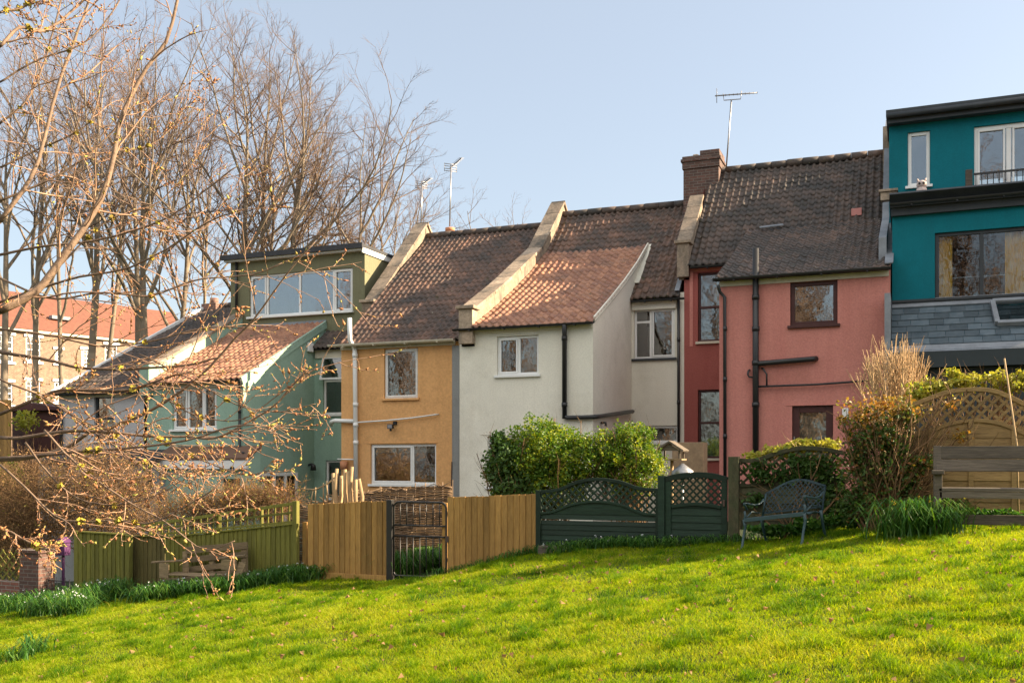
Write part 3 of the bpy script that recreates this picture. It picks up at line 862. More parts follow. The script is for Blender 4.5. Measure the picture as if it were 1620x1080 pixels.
# ================================================================== orange house
def orange_house():
    t = thing("terraced_house", "ochre orange pebbledash house with white soil pipe and one long tiled roof", "house", ((xA + xB) / 2, YM, gz(-12, 22)), HG)
    zE, zR = H(3.22), H(6.95)
    s = (zR - zE) / (YR - YO)
    xl, xr = PX(540, YO), xB + .1
    w1 = rect(607.5, 661, 551, 630, YO); w2 = rect(586, 690, 702, 766, YO)
    zb = gz(-12, 22) - .6
    mb = MB(); shell(mb, xl, xr, [(YO, zE), (YR, zR)], zb, [w1, w2]); mb.build("wall", M['orange_render'], t)
    ov = .2
    r = tiles("roof", xA + .1, xB - .12, [(YO - ov, zE - ov * s), (YR, zR)], M['tile_brown'], t)
    ridge(r, xA + .1, xB - .1, YR, zR + .03, M['tile_dark'])
    street_slope(r, xA, xB, YR, zR, s)
    pc = P(712, 372, 27.9)
    m = MB(); z0 = zR - .2; m.tube([(pc.x, 27.9, z0), (pc.x, 27.9, pc.z - .05), (pc.x, 27.9, pc.z + .1), (pc.x, 27.9, pc.z + .105), (pc.x, 27.9, pc.z + .22)], [.13, .13, .12, .15, .15], 14); m.build("chimney_pot", M['terracotta'], r)
    pc = P(688, 375, 28.6)
    m = MB(); m.box(pc.x - .4, pc.x + .25, 28.4, 29.2, zR - 1.2, pc.z - .12); m.tube([(pc.x, 28.7, pc.z - .2), (pc.x, 28.7, pc.z + .05)], .12, 12); m.tube([(pc.x, 28.7, pc.z + .05), (pc.x, 28.7, pc.z + .09)], .2, 12); m.build("chimney", M['red_brick'], r)
    window(t, w1, YO, M['white_plastic'], cells=[(0, 1, 0, 1)], fw=.05, sill_mat=M['orange_render'])
    window(t, w2, YO, M['white_plastic'], vs=(.64,), blind=(M['curtain_white'], .22), cells=[(.0, .65, 0, 1)])
    f = MB(); f.box(w2[0] - .12, w2[1] + .05, YO - .012, YO - .002, w2[3] + .02, w2[3] + .035); f.build("lintel_edge", M['orange_render'], t)
    f = MB(); f.box(w1[0] - .05, w1[1] + .05, YO - .012, YO - .002, w1[3] + .02, w1[3] + .03); f.build("lintel_edge", M['orange_render'], t)
    f = MB(); f.box(xl + .01, PX(721, YO), YO - .06, YO - .004, zE - .28, zE - .1); f.build("fascia", M['cream_wood'], t)
    gutter(t, PX(527, YO), PX(719, YO - .2), YO - .22, zE - .15, M['cream_wood'], .07)
    f = MB(); f.box(PX(716, YO), PX(727.5, YO), YO - .03, YO - .003, zb, zE - .3); f.build("corner_strip", M['grey_render'], t)
    a = YO - .09; q = lambda x, y: P(x, y, a); b = YO - .3; u = lambda x, y: P(x, y, b)
    sp = pipe(t, [u(553, 503), u(553.5, 538), q(560, 549), q(561.5, 556), q(563.5, 790)], .06, M['white_plastic'], "soil_pipe", [q(561.6, 562), q(562.6, 640), q(562.8, 672), q(563, 700)])
    pipe(sp, [P(524, 672, a + .7), P(524.5, 667, a + .1), q(530, 665), q(560, 666)], .055, M['white_plastic'], "waste_pipe")
    pipe(sp, [q(563, 668), q(610, 665), q(650, 661), q(690, 655.5), P(694, 655, YO)], .02, M['white_plastic'], "waste_pipe", n=6)
    pipe(sp, [q(534, 726), q(560, 726.5)], .02, M['white_plastic'], "overflow_pipe", n=6)
    v = P(623, 674, YO)
    f = MB(); f.box(v.x - .09, v.x + .07, YO - .2, YO - .12, v.z - .07, v.z + .05); f.beam((v.x + .02, YO - .12, v.z), (v.x + .05, YO - .003, v.z + .07), .03, .03); f.box(v.x + .0, v.x + .1, YO - .05, YO - .003, v.z + .04, v.z + .13); f.tube([(v.x - .01, YO - .15, v.z - .07), (v.x - .01, YO - .15, v.z - .13)], .03, 8)
    fl = f.build("flood_light", M['black_iron'], t, .006)
    f = MB(); f.box(v.x - .075, v.x + .055, YO - .205, YO - .202, v.z - .055, v.z + .035); f.build("lens", M['galv'], fl)
    f = MB(); v = P(547, 735, YO); f.tube([(v.x, YO - .1, v.z + .1), (v.x, YO - .1, v.z - .12)], .1, 10); f.build("flue_cover", M['terracotta'], t)
    f = MB(); f.beam(P(715, 730, YO - .03), P(714, 790, YO - .03), .03, .02); f.build("cable_cover", M['rust_metal'], t)
    zm = H(4.1); s2 = (zR + .06 - zm) / (YR - 24.5)
    parapet(t, xA - .1, .33, [(24.5, zm), (YR, zR + .06)], .33, M['stone'])
    return t

orange_house()

# ================================================================== green house
def green_house():
    t = thing("terraced_house", "sage green house with wide flat-roofed attic dormer and tiled rear wing", "house", (-17, YM, gz(-17, 22)), HG)
    xl, xr = PX(228, YW), PX(385, YW)
    xP = PX(232, YW) + .05                                          # party wall to the lilac house
    YDm = 25.2
    wE = H(2.2)
    cat = [(YW, wE), (YDm, H(4.12))]
    zE, zR = H(3.4), H(6.15)
    zb = gz(-17, 21) - .8
    w1 = rect(272.5, 343, 612, 679, YW)
    w2 = rect(511, 566, 600, 655, YM); w3 = rect(515, 566, 728, 790, YM); w2t = rect(511, 566, 565, 600, YM)
    mb = MB(); shell(mb, xl + .1, xA - .1, [(YM, zE), (YR, zR)], zb, [(w2[0], w2[1], w2[2], w2t[3]), w3]); mb.build("wall", M['green_render'], t)
    mb = MB(); shell(mb, xl, xr, cat, zb, [w1], street=False); mb.build("wing_wall", M['green_render'], t)
    r2 = tiles("wing_roof", xP + .15, xr + .05, [(YW - .17, wE - .08)] + cat[1:], M['tile_orange'], t, pitch=.18)
    r = tiles("eave_roof", xr + .05, xA - .2, [(YM - .2, zE - .15), (YDm, zE + .45)], M['tile_dark'], t)
    mb = MB(); mb.beam((xr + .02, YW - .1, wE - .12), (xr + .02, YDm, cat[-1][1] - .07), .05, .2, (0, -.5, 1)); mb.build("verge_board", M['mint_render'], r2)
    street_slope(t, xl, xA, YR, zR)
    # dormer
    xa, xb = PX(365, YDm), PX(577, YDm)
    zt = H(6.13); zd = H(3.35)
    dw = rect(394.5, 558, 429.5, 497, YDm)
    mb = MB(); mb.wall(xa, xb, zd, zt, YDm, [dw])
    mb.quad((xb, YDm, zd), (xb, YR + .6, zd), (xb, YR + .6, zt), (xb, YDm, zt), 0, .5)
    mb.quad((xa, YDm, zd), (xa, YDm, zt), (xa, YR + .6, zt), (xa, YR + .6, zd), 0, .5)
    mb.quad((xa, YR + .6, zd), (xa, YR + .6, zt), (xb, YR + .6, zt), (xb, YR + .6, zd), 0, .5)
    d = mb.build("dormer_wall", M['olive_render'], t)
    mb = MB(); mb.box(xa - .15, xb + .06, YDm - .22, YR + .7, zt + .06, zt + .15); mb.box(xa - .17, xb + .07, YDm - .27, YDm - .2, zt + .02, zt + .17)
    mb.build("dormer_roof", M['felt'], t)
    mb = MB(); mb.box(xa - .12, xb + .03, YDm - .18, YDm - .003, zt - .03, zt + .055)
    mb.box(xb + .004, xb + .04, YDm - .18, YR + .6, zt - .1, zt + .055)
    mb.build("fascia", M['white_plastic'], t)
    window(t, dw, YDm, M['white_plastic'], vs=(.17, .49, .815), fw=.06, cells=[(0, .17, 0, 1), (.815, 1, 0, 1)], glass='glass_bright', sill_out=.1)
    pipe(t, [P(374, 415, YDm - .06), P(374, 490, YDm - .06)], .04, M['black_plastic'])
    mb = MB(); a = P(398, 516, YDm - .03); b = P(516, 508, YDm - .03); mb.beam(a, b, .02, .09, (0, 0, 1)); mb.build("flashing", M['lead'], t)
    # wing front
    window(t, w1, YW, M['white_plastic'], vs=(.34, .67), cells=[(0, .34, 0, 1), (.67, 1, 0, 1)], sill_out=.09)
    f = MB(); f.box(xP + .2, xr - .01, YW - .04, YW - .004, wE - .25, wE - .08); f.build("fascia", M['cream_wood'], t)
    gutter(t, xP + .15, xr + .06, YW - .2, wE - .1, M['black_plastic'], .045)
    e = P(380, 600, YW - .2); q = lambda x, y: P(x, y, YW - .06); yl = 20.75
    pipe(t, [e, q(379, 612), q(379, 712), P(386, 717, yl + .1), P(394, 722, yl + .3), P(396, 730, yl + .4), P(396, 790, yl + .4)], .035, M['black_plastic'], collars=[q(379, 650)])
    # rear recess with tilted window
    window(t, w2, YM, M['white_plastic'])
    fr = MB(); x0, x1, z0, z1 = w2t
    c = math.cos(R(14)); sn = math.sin(R(14)); Hh = z1 - z0
    def tl(x, h, dpt=0): return (x, YM - .0 - sn * (Hh - h) - .02 + dpt, z1 - c * (Hh - h))
    for a, b in (((x0, 0), (x1, 0)), ((x0, Hh), (x1, Hh)), ((x0 + .03, 0), (x0 + .03, Hh)), ((x1 - .03, 0), (x1 - .03, Hh))):
        fr.beam(tl(*a), tl(*b), .055, .05, (0, 1, 0))
    o = fr.build("window", M['white_plastic'], t)
    fr = MB(); fr.quad(tl(x0 + .04, .02), tl(x1 - .04, .02), tl(x1 - .04, Hh - .02), tl(x0 + .04, Hh - .02)); fr.build("pane", M['glass'], o)
    window(t, w3, YM, M['white_plastic'])
    f = MB(); f.box(xr + .05, xA - .2, YM - .05, YM - .004, zE - .42, zE - .18); f.build("fascia", M['cream_wood'], t)
    # side of the wing: french doors, alarm box, lamp
    X = xr
    ua, ub = PS(393, 748, X), PS(466, 745, X); ztop = ua.z; zfl = gz(X, 22.5) + .1
    m = MB(); m.box(X + .003, X + .02, ua.y, ub.y, zfl, ztop); bk = m.build("dark_backing", M['dark_wall'], t)  # dark panel behind the glass stands in for the unlit room
    m = MB(); n = 4
    for i in range(n + 1):
        y = ua.y + (ub.y - ua.y) * i / n; m.box(X + .021, X + .085, y - .05, y + .05, zfl, ztop)
    m.box(X + .022, X + .08, ua.y, ub.y, ztop - .09, ztop - .002); m.box(X + .022, X + .08, ua.y, ub.y, zfl, zfl + .15)
    dr = m.build("door", M['white_plastic'], t, .006)
    m = MB(); m.box(X + .045, X + .05, ua.y, ub.y, zfl + .1, ztop - .05); m.build("pane", M['glass'], dr)
    v = PS(489, 549, X); m = MB(); m.box(X + .003, X + .08, v.y - .13, v.y + .13, v.z - .14, v.z + .12); m.build("alarm_box", M['white_plastic'], t, .02)
    v = PS(488, 735, X); m = MB(); m.tube([v, v + Vector((.1, 0, .02)), v + Vector((.16, 0, -.02)), v + Vector((.16, 0, -.16))], [.03, .04, .07, .09], 8); m.build("wall_lamp", M['black_iron'], t)
    # ground floor lean-to
    xa, xb = PX(249, yl), PX(391, yl); zt = PZ(320, 727, yl)
    m = MB(); o1 = rect(352, 380, 757, 800, yl)
    m.wall(xa, xb, zb, zt - .02, yl, [o1]); m.add([(xb, yl, zb), (xb, YW, zb), (xb, YW, zt + .2), (xb, yl, zt)], [(0, 1, 2, 3)], 0, False, .5); m.add([(xa, yl, zb), (xa, yl, zt), (xa, YW, zt + .2), (xa, YW, zb)], [(0, 1, 2, 3)], 0, False, .5)
    m.build("lean_to_wall", M['mint_render'], t)
    m = MB(); m.add([(xa - .05, yl - .12, zt), (xb + .05, yl - .12, zt), (xb + .05, YW, zt + .3), (xa - .05, YW, zt + .3), (xa - .05, yl - .12, zt + .05), (xb + .05, yl - .12, zt + .05), (xb + .05, YW - .003, zt + .36), (xa - .05, YW - .003, zt + .36)], [(0, 3, 2, 1), (4, 5, 6, 7), (0, 1, 5, 4), (1, 2, 6, 5), (2, 3, 7, 6), (3, 0, 4, 7)]); m.build("lean_to_roof", M['tile_plain'], t)
    m = MB(); m.box(xa - .03, xb + .04, yl - .1, yl - .004, zt - .23, zt - .01); m.build("fascia", M['white_plastic'], t)
    window(t, o1, yl, M['dark_frame'], vs=(.6,), sill=False)
    v = P(371, 742, yl); m = MB(); m.tube([v + Vector((-.0, -.003, 0)), v + Vector((0, -.1, 0))], [.1, .08], 12); m.build("bulkhead_lamp", M['galv'], t)
    # party parapet to the lilac house
    parapet(t, xP, .3, [(YW, wE + .02), (YDm + .3, H(4.3))], .3, M['mint_render'], peak=False, kneemat=M['mint_render'])
    return t

green_house()

# ================================================================== lilac house
def lilac_house():
    xl, xr = PX(95, YW), PX(228, YW) + .1
    t = thing("terraced_house", "pale lilac white end house with one narrow dark window, behind bare twigs", "house", ((xl + xr) / 2, YM, gz(-21, 22)), HG)
    wE, zR = H(2.03), H(5.25)
    prof = [(YW, wE), (YR, zR)]
    w1 = rect(149, 181, 626, 697, YW)
    zb = gz(-21, 21) - 1
    m = MB(); shell(m, xl, xr, prof, zb, [w1]); m.build("wall", M['lilac_render'], t)
    s = (zR - wE) / (YR - YW)
    r = tiles("roof", xl + .02, xr - .15, [(YW - .2, wE - .2 * s), (YR, zR)], M['tile_dark'], t)
    ridge(r, xl, xr, YR, zR + .03, M['tile_dark'])
    street_slope(r, xl, xr, YR, zR, s)
    m = MB(); m.beam((xl - .02, YW - .25, wE - .14), (xl - .02, YR, zR + .02), .09, .2, (0, -s, 1)); m.build("verge_board", M['white_plastic'], r)
    window(t, w1, YW, M['dark_frame'], hs=(.5,), sill_mat=M['white_plastic'], sill_out=.1)
    m = MB(); m.box(xl, xr - .2, YW - .05, YW - .004, wE - .25, wE - .1); m.build("fascia", M['cream_wood'], t)
    gutter(t, xl - .05, xr - .2, YW - .2, wE - .14, M['black_plastic'], .05)
    pipe(t, [P(97, 640, YW - .06), P(97, 720, YW - .06)], .04, M['black_plastic'])
    v = P(342, 478, YR + .1); m = MB(); m.box(v.x - .3, v.x + .3, YR - .3, YR + .4, zR - .3, v.z - .1); m.tube([(v.x, YR, v.z - .12), (v.x, YR, v.z + .12)], .14, 12); m.build("chimney", M['red_brick'], r)
    # dark lean-to along the back
    yl = 20.4; xa, xb = PX(60, yl), PX(247, yl); zt = PZ(150, 733, yl)
    m = MB(); m.box(xa, xb, yl, YW - .004, zb, zt); m.build("lean_to_wall", M['grey_render'], t)
    m = MB(); m.add([(xa - .1, yl - .15, zt + .02), (xb, yl - .15, zt + .02), (xb, YW - .003, zt + .3), (xa - .1, YW - .003, zt + .3), (xa - .1, yl - .15, zt + .1), (xb, yl - .15, zt + .1), (xb, YW - .003, zt + .38), (xa - .1, YW - .003, zt + .38)], [(0, 3, 2, 1), (4, 5, 6, 7), (0, 1, 5, 4), (1, 2, 6, 5), (2, 3, 7, 6), (3, 0, 4, 7)]); m.build("lean_to_roof", M['felt'], t)
    v = P(238, 757, yl); m = MB(); m.box(v.x - .05, v.x + .05, yl - .12, yl - .003, v.z - .2, v.z + .2); m.build("wall_lamp", M['black_iron'], t, .01)
    return t

lilac_house()

# ================================================================== teal house
def teal_house():
    YT, YD = 21.9, 24.5
    t = thing("terraced_house", "bright teal house with flat-roofed attic dormer, balcony rail and slate skirt", "house", (2.2, YM, gz(2, 22)), HG)
    xl, xr = PX(1411.5, YT), 4.6
    xd = PX(1406.5, YD)
    zl, zt = H(3.26), H(5.18)
    zb = gz(2, 21) - .6
    big = rect(1479, 1660, 361.5, 474, YT)
    m = MB(); m.wall(xl, xr, zl - .1, zt, YT, [big])
    m.quad((xl, YT, zb), (xl, YT, zt), (xl, YR + 3, zt), (xl, YR + 3, zb), 0, .5); m.quad((xr, YT, zb), (xr, YR + 3, zb), (xr, YR + 3, zt), (xr, YT, zt), 0, .5)
    m.quad((xl, YR + 3, zb), (xl, YR + 3, zt), (xr, YR + 3, zt), (xr, YR + 3, zb), 0, .5)
    m.build("wall", M['teal_render'], t)
    ztop = H(7.72)
    dw = rect(1436, 1471.5, 208, 294, YD); fd = rect(1541, 1660, 194, 312, YD)
    m = MB(); m.wall(xd, xr, zt, ztop, YD, [dw, fd]); m.quad((xd, YD, zt), (xd, YD, ztop), (xd, YR + 3, ztop), (xd, YR + 3, zt), 0, .5); m.quad((xr, YD, zt), (xr, YR + 3, zt), (xr, YR + 3, ztop), (xr, YD, ztop), 0, .5); m.quad((xd, YR + 2.99, zt), (xd, YR + 2.99, ztop), (xr, YR + 2.99, ztop), (xr, YR + 2.99, zt), 0, .5); m.quad((xl, YD + .01, zt), (xr, YD + .01, zt), (xr, YR + 2.98, zt), (xl, YR + 2.98, zt), 0, .5); m.build("dormer_wall", M['teal_render'], t)
    # dormer roof: dark edge in three steps
    m = MB(); m.box(xd - .06, xr + .1, YD - .3, YR + 3, ztop + .14, ztop + .27); m.box(xd - .03, xr + .1, YD - .24, YD - .003, ztop - .02, ztop + .138); m.tube([(xd - .05, YD - .33, ztop + .13), (xr, YD - .33, ztop + .13)], .06, 10)
    m.build("dormer_roof", M['dark_frame'], t)
    # terrace roof and its gutter
    m = MB(); m.box(xl - .05, xr + .1, YT - .12, YD - .003, zt + .003, zt + .14); m.beam((xl - .05, YT - .16, zt + .16), (xr, YT - .16, zt + .16), .05, .3, (0, -1, .8)); m.build("terrace_roof", M['dark_frame'], t)
    gutter(t, xl - .05, xr, YT - .24, zt + .06, M['black_plastic'], .06)
    m = MB(); m.box(xl - .02, xr, YT - .1, YT - .003, zt - .16, zt + .0); m.build("fascia", M['dark_frame'], t)
    window(t, dw, YD, M['white_plastic'], fw=.075, glass='glass_bright')
    d = window(t, fd, YD, M['white_plastic'], vs=(.47,), fw=.09, cells=[(0, .47, 0, 1), (.47, 1, 0, 1)], glass='glass_bright', sill=False, name="french_door")
    m = MB()
    for p in (1581, 1591):
        v = P(p, 278, YD); m.box(v.x - .02, v.x + .02, YD - .01, YD + .04, v.z - .09, v.z + .09)
    m.build("handle", M['galv'], d)
    window(t, big, YT, M['dark_frame'], vs=(.42,), fw=.07, cells=[], glass='glass_clear', curtain=(M['curtain_yellow'], [(.04, .16), (.63, 1.0)]), sill_mat=M['dark_frame'])
    # balcony rail
    yr_ = YD - .45
    m = MB(); za, zc = PZ(1600, 270, yr_), PZ(1600, 297, yr_); x0 = PX(1540, yr_)
    m.box(x0, xr, yr_ - .02, yr_ + .02, za - .02, za + .02); m.box(x0, xr, yr_ - .015, yr_ + .015, zc - .015, zc + .015)
    k = 0; x = x0 + .05
    while x < xr: m.box(x - .009, x + .009, yr_ - .009, yr_ + .009, zc, za); x += .115
    rl = m.build("balcony_rail", M['black_iron'], t)
    m = MB(); m.box(x0 - .16, x0 - .02, yr_ - .07, yr_ + .07, zt + .14, za + .1); m.build("post", M['grey_wood'], rl, .01)
    # ridge-tile edging on the ledge
    m = MB(); ye = YT + .25; x = PX(1505, ye); z = zt + .145
    while x < xr:
        m.tube([(x, ye - .16, z + .05), (x, ye + .16, z + .05)], .062, 8); x += .118
    m.build("tile_edging", M['terracotta'], t)
    # slate skirt
    y2 = 20.75; z2 = H(2.12); zs = zl - .02
    m = MB(); nr = 8
    for i in range(nr):
        a, b = i / nr, (i + 1) / nr + .06
        x = xl + random.uniform(0, .25) - .25
        while x < xr:
            w = random.uniform(.24, .34); xa = max(x, xl); xb = min(x + w - .006, xr)
            if xb > xa + .02:
                ya, yb = y2 + (YT - y2) * a, y2 + (YT - y2) * min(b, 1); z_a, z_b = z2 + (zs - z2) * a, z2 + (zs - z2) * min(b, 1)
                m.quad((xa, ya - .018, z_a + .018), (xb, ya - .018, z_a + .018), (xb, yb, z_b), (xa, yb, z_b))
                m.quad((xa, ya - .008, z_a), (xb, ya - .008, z_a), (xb, ya - .018, z_a + .018), (xa, ya - .018, z_a + .018))
            x += w
    sk = m.build("slate_roof", M['slate'], t)
    m = MB(); m.beam((xl, YT - .07, zs - .02), (xr, YT - .07, zs - .02), .26, .02, (0, -.7, .7)); m.build("flashing", M['lead'], sk); m = MB(); m.beam((xl, y2 + .04, z2 + .06), (xr, y2 + .04, z2 + .06), .2, .02, (0, -.7, .7)); m.build("flashing", M['lead'], sk)
    m = MB(); m.box(xl, xr, YT - .12, YT - .004, zs + .0, zs + .05); m.build("ledge", M['dark_frame'], t); m = MB(); m.box(big[0] - .1, xr, YT - .14, YT - .003, big[2] - .1, big[2] - .058); m.build("ledge", M['dark_frame'], t)
    m = MB(); m.box(xl, xr, y2 - .14, y2 + .3, z2 - .32, z2 - .02); m.box(xl + .05, xr, y2 + .05, y2 + .3, zb, z2 - .33); m.build("rear_wall", M['dark_wall'], t)
    m = MB(); m.box(xl - .12, xl - .01, 20.7, YT - .1, zb, zl + .02); m.build("party_wall", M['lead'], t)
    # rooflight in the skirt
    def sk_p(px, f): return Vector((PX(px, 21.2), y2 + (YT - y2) * f - .06, z2 + (zs - z2) * f + .06))
    m = MB(); c0, c1, c2, c3 = sk_p(1578, .42), sk_p(1660, .42), sk_p(1660, .86), sk_p(1573, .86)
    nrm = (0, -.68, .73)
    for a, b in ((c0, c1), (c1, c2), (c2, c3), (c3, c0)): m.beam(a, b, .09, .1, nrm)
    rf = m.build("rooflight", M['lead'], t, .008)
    m = MB(); m.quad(c0, c1, c2, c3); m.build("pane", M['glass_bright'], rf)
    # party parapet towards the pink house
    zp = PZ(1399, 212, YR - .5)
    m = MB(); m.prism_x([(YW + .5, H(3.9)), (YR, H(7.7)), (YR, zp + .5), (YR - 1.2, zp - .2), (YD - .1, H(5.6)), (YW + .5, H(4.6))], xD - .02, xD + .13); m.build("party_parapet", M['lead'], t)
    m = MB(); m.box(xD - .05, xD + .15, YD + 1.6, YR, H(7.1), PZ(1399, 212, YR - 1)); m.build("parapet_end", M['stone'], t)
    v = P(1411, 306, YD - .6)
    m = MB(); m.box(xD - .04, v.x + .10, YD - .7, YD - .5, v.z - .16, v.z + .02); m.box(xD - .08, v.x + .13, YD - .74, YD - .46, v.z + .023, v.z + .08); m.build("kneeler", M['stone'], t, .01)
    return t

teal_house()

# ================================================================== brick building far left
def brick_building():
    O = Vector((-36.0 * CT - 70.0 * ST, -36.0 * ST + 70.0 * CT, 0))
    dx = Vector((math.sin(R(17.1)), math.cos(R(17.1)), 0)); nn = Vector((dx.y, -dx.x, 0))
    base = gz(O.x, O.y)
    t = thing("brick_building", "tan brick building with red tiled roof and white sash windows behind bare trees", "building", (O.x, O.y, base))
    def M_(p): return O + dx * p[0] - nn * p[1] + Vector((0, 0, p[2]))
    def zc(px, py):                                              # height on the facade at pixel
        a = (px - CXP) / FPX
        T = (-36 - a * 70) / (a * .777 - .629)
        Z = 70 + .777 * T
        return T, EYE + (YH - py) / FPX * Z
    holes = []
    for (a, b, c, d, x) in ((-6, 21, 530, 572, 8), (41, 64.5, 534, 572, 53), (87, 98, 553, 575, 92), (129, 141, 553, 580, 135), (166, 186, 546, 578, 176), (209, 226, 552, 580, 218), (41, 64, 602, 636, 53), (-5, 20, 604, 640, 8), (86, 106, 604, 636, 96), (128, 148, 604, 636, 138)):
        T0, z1 = zc(a, c); T1, z0 = zc(b, d)
        _, z1 = zc(x, c); _, z0 = zc(x, d)
        holes.append((T0, T1, z0, z1))
    zs = sorted(h[2] for h in holes)
    _, ze = zc(110, 527)
    m = MB(); m.M = M_
    m.wall(-14, 16, base - 4, ze, 0, holes, depth=.15)
    m.quad((16, 0, base - 4), (16, 9, base - 4), (16, 9, ze), (16, 0, ze)); m.quad((-14, 0, base - 4), (-14, 0, ze), (-14, 9, ze), (-14, 9, base - 4)); m.quad((-14, 9, base - 4), (-14, 9, ze), (16, 9, ze), (16, 9, base - 4))
    m.build("wall", M['tan_brick'], t)
    zr = ze + 3.3
    m = MB(); m.M = M_
    m.quad((-14.3, -.3, ze - .05), (16.3, -.3, ze - .05), (16.3, 4.5, zr), (-14.3, 4.5, zr)); m.quad((-14.3, 4.5, zr), (16.3, 4.5, zr), (16.3, 9.3, ze), (-14.3, 9.3, ze))
    m.add([(16, 0, ze), (16, 9, ze), (16, 4.5, zr)], [(0, 1, 2)])
    m.build("roof", M['red_tile'], t)
    m = MB(); m.M = M_; m.box(-14.2, 16.2, -.25, -.003, ze - .25, ze - .06); m.build("cornice", M['cream_wood'], t)
    for h in holes:
        x0, x1, z0, z1 = h; fw = .09
        m = MB(); m.M = M_
        for (a, b, c, d) in ((x0, x0 + fw, z0, z1), (x1 - fw, x1, z0, z1), (x0, x1, z0, z0 + fw), (x0, x1, z1 - fw, z1), (x0, x1, (z0 + z1) / 2 - .05, (z0 + z1) / 2 + .05)):
            m.box(a, b, .04, .11, c, d)
        for k in (1, 2): x = x0 + (x1 - x0) * k / 3; m.box(x - .025, x + .025, .05, .1, z0, z1)
        for k in (1, 3): z = z0 + (z1 - z0) * k / 4; m.box(x0, x1, .05, .1, z - .025, z + .025)
        m.box(x0 - .15, x1 + .15, -.08, -.002, z1 + .02, z1 + .2); m.box(x0 - .15, x1 + .15, -.1, -.002, z0 - .15, z0)
        w = m.build("window", M['white_plastic'], t)
        m = MB(); m.M = M_; m.quad((x0, .09, z0), (x1, .09, z0), (x1, .09, z1), (x0, .09, z1)); m.build("pane", M['glass'], w)
    # skylight and dish on the roof
    m = MB(); m.M = M_; m.box(4.2, 5.6, 1.0, 1.5, ze + 1.1, ze + 1.35); m.build("rooflight", M['lead'], t)

brick_building()

# ------------------------------------------------------------------ aerials
def aerial(px_base, py_base, px_top, py_top, boom, Y, label, elements=True, bracket=True):
    a, b = P(px_base, py_base, Y), P(px_top, py_top, Y)
    t = thing("tv_aerial", label, "aerial", a, "television aerials on the roofs")
    m = MB(); m.tube([a, b], .022, 6); m.build("mast", M['galv'], t)
    c, d = P(boom[0], boom[1], Y - boom[4]), P(boom[2], boom[3], Y + boom[4])
    m = MB(); m.tube([c, d], .018, 6)
    n = 9; ax = (d - c).normalized(); per = Vector((0, 0, 1)).cross(ax).normalized()
    for i in range(n):
        p = c + (d - c) * (.25 + .75 * i / (n - 1)); m.tube([p - per * .09, p + per * .09], .006, 4)
    for z in (-.11, -.04, .04, .11):
        p = c + Vector((0, 0, z)) + ax * .05; m.tube([p - per * .2, p + per * .2], .012, 4)
    for q in (-.2, 0, .2):
        p = c + per * q + ax * .05; m.tube([p - Vector((0, 0, .13)), p + Vector((0, 0, .13))], .009, 4)
    if bracket:
        p = b + Vector((0, 0, .0)); m.tube([p + ax * -.22 + Vector((0, 0, .18)), p + ax * -.2, p + ax * .25, p + ax * .27 + Vector((0, 0, .22))], .014, 5)
    m.build("antenna", M['galv'], t)
    return t

aerial(1149, 266, 1157, 158, (1131, 152, 1198, 147, .1), 27.75, "tall aerial with level boom standing behind the brick chimney of the pink house")
aerial(711.5, 358, 713.5, 262, (712, 266, 730, 250, -.4), 27.9, "aerial rising from the orange chimney pot on the ochre house roof", bracket=False)
aerial(666, 362, 667.5, 292, (666, 293, 681, 282, -.4), 29.5, "lower aerial in front of the bare tree, left of the orange pot", bracket=False)

# ------------------------------------------------------------------ owl ornament on the teal ledge
v = P(1458, 314, 22.6)
t = thing("owl_ornament", "small pale grey owl ornament on the dark ledge of the teal house", "ornament", v)
m = MB()
m.tube([v + Vector((0, 0, h)) for h in (0, .03, .12, .2, .25)], [.09, .12, .125, .10, .06], 12)
m.tube([v + Vector((0, 0, h)) for h in (.22, .27, .33, .37)], [.07, .105, .10, .05], 12)
for s_ in (-1, 1): m.tube([v + Vector((s_ * .06, 0, .35)), v + Vector((s_ * .085, 0, .42))], [.03, .012], 6)
m.build("body", M['plaster'], t)
m = MB()
for s_ in (-1, 1): m.tube([v + Vector((s_ * .04, -.09, .30)), v + Vector((s_ * .04, -.115, .30))], [.028, .022], 10)
m.build("eye", M['black_iron'], t)

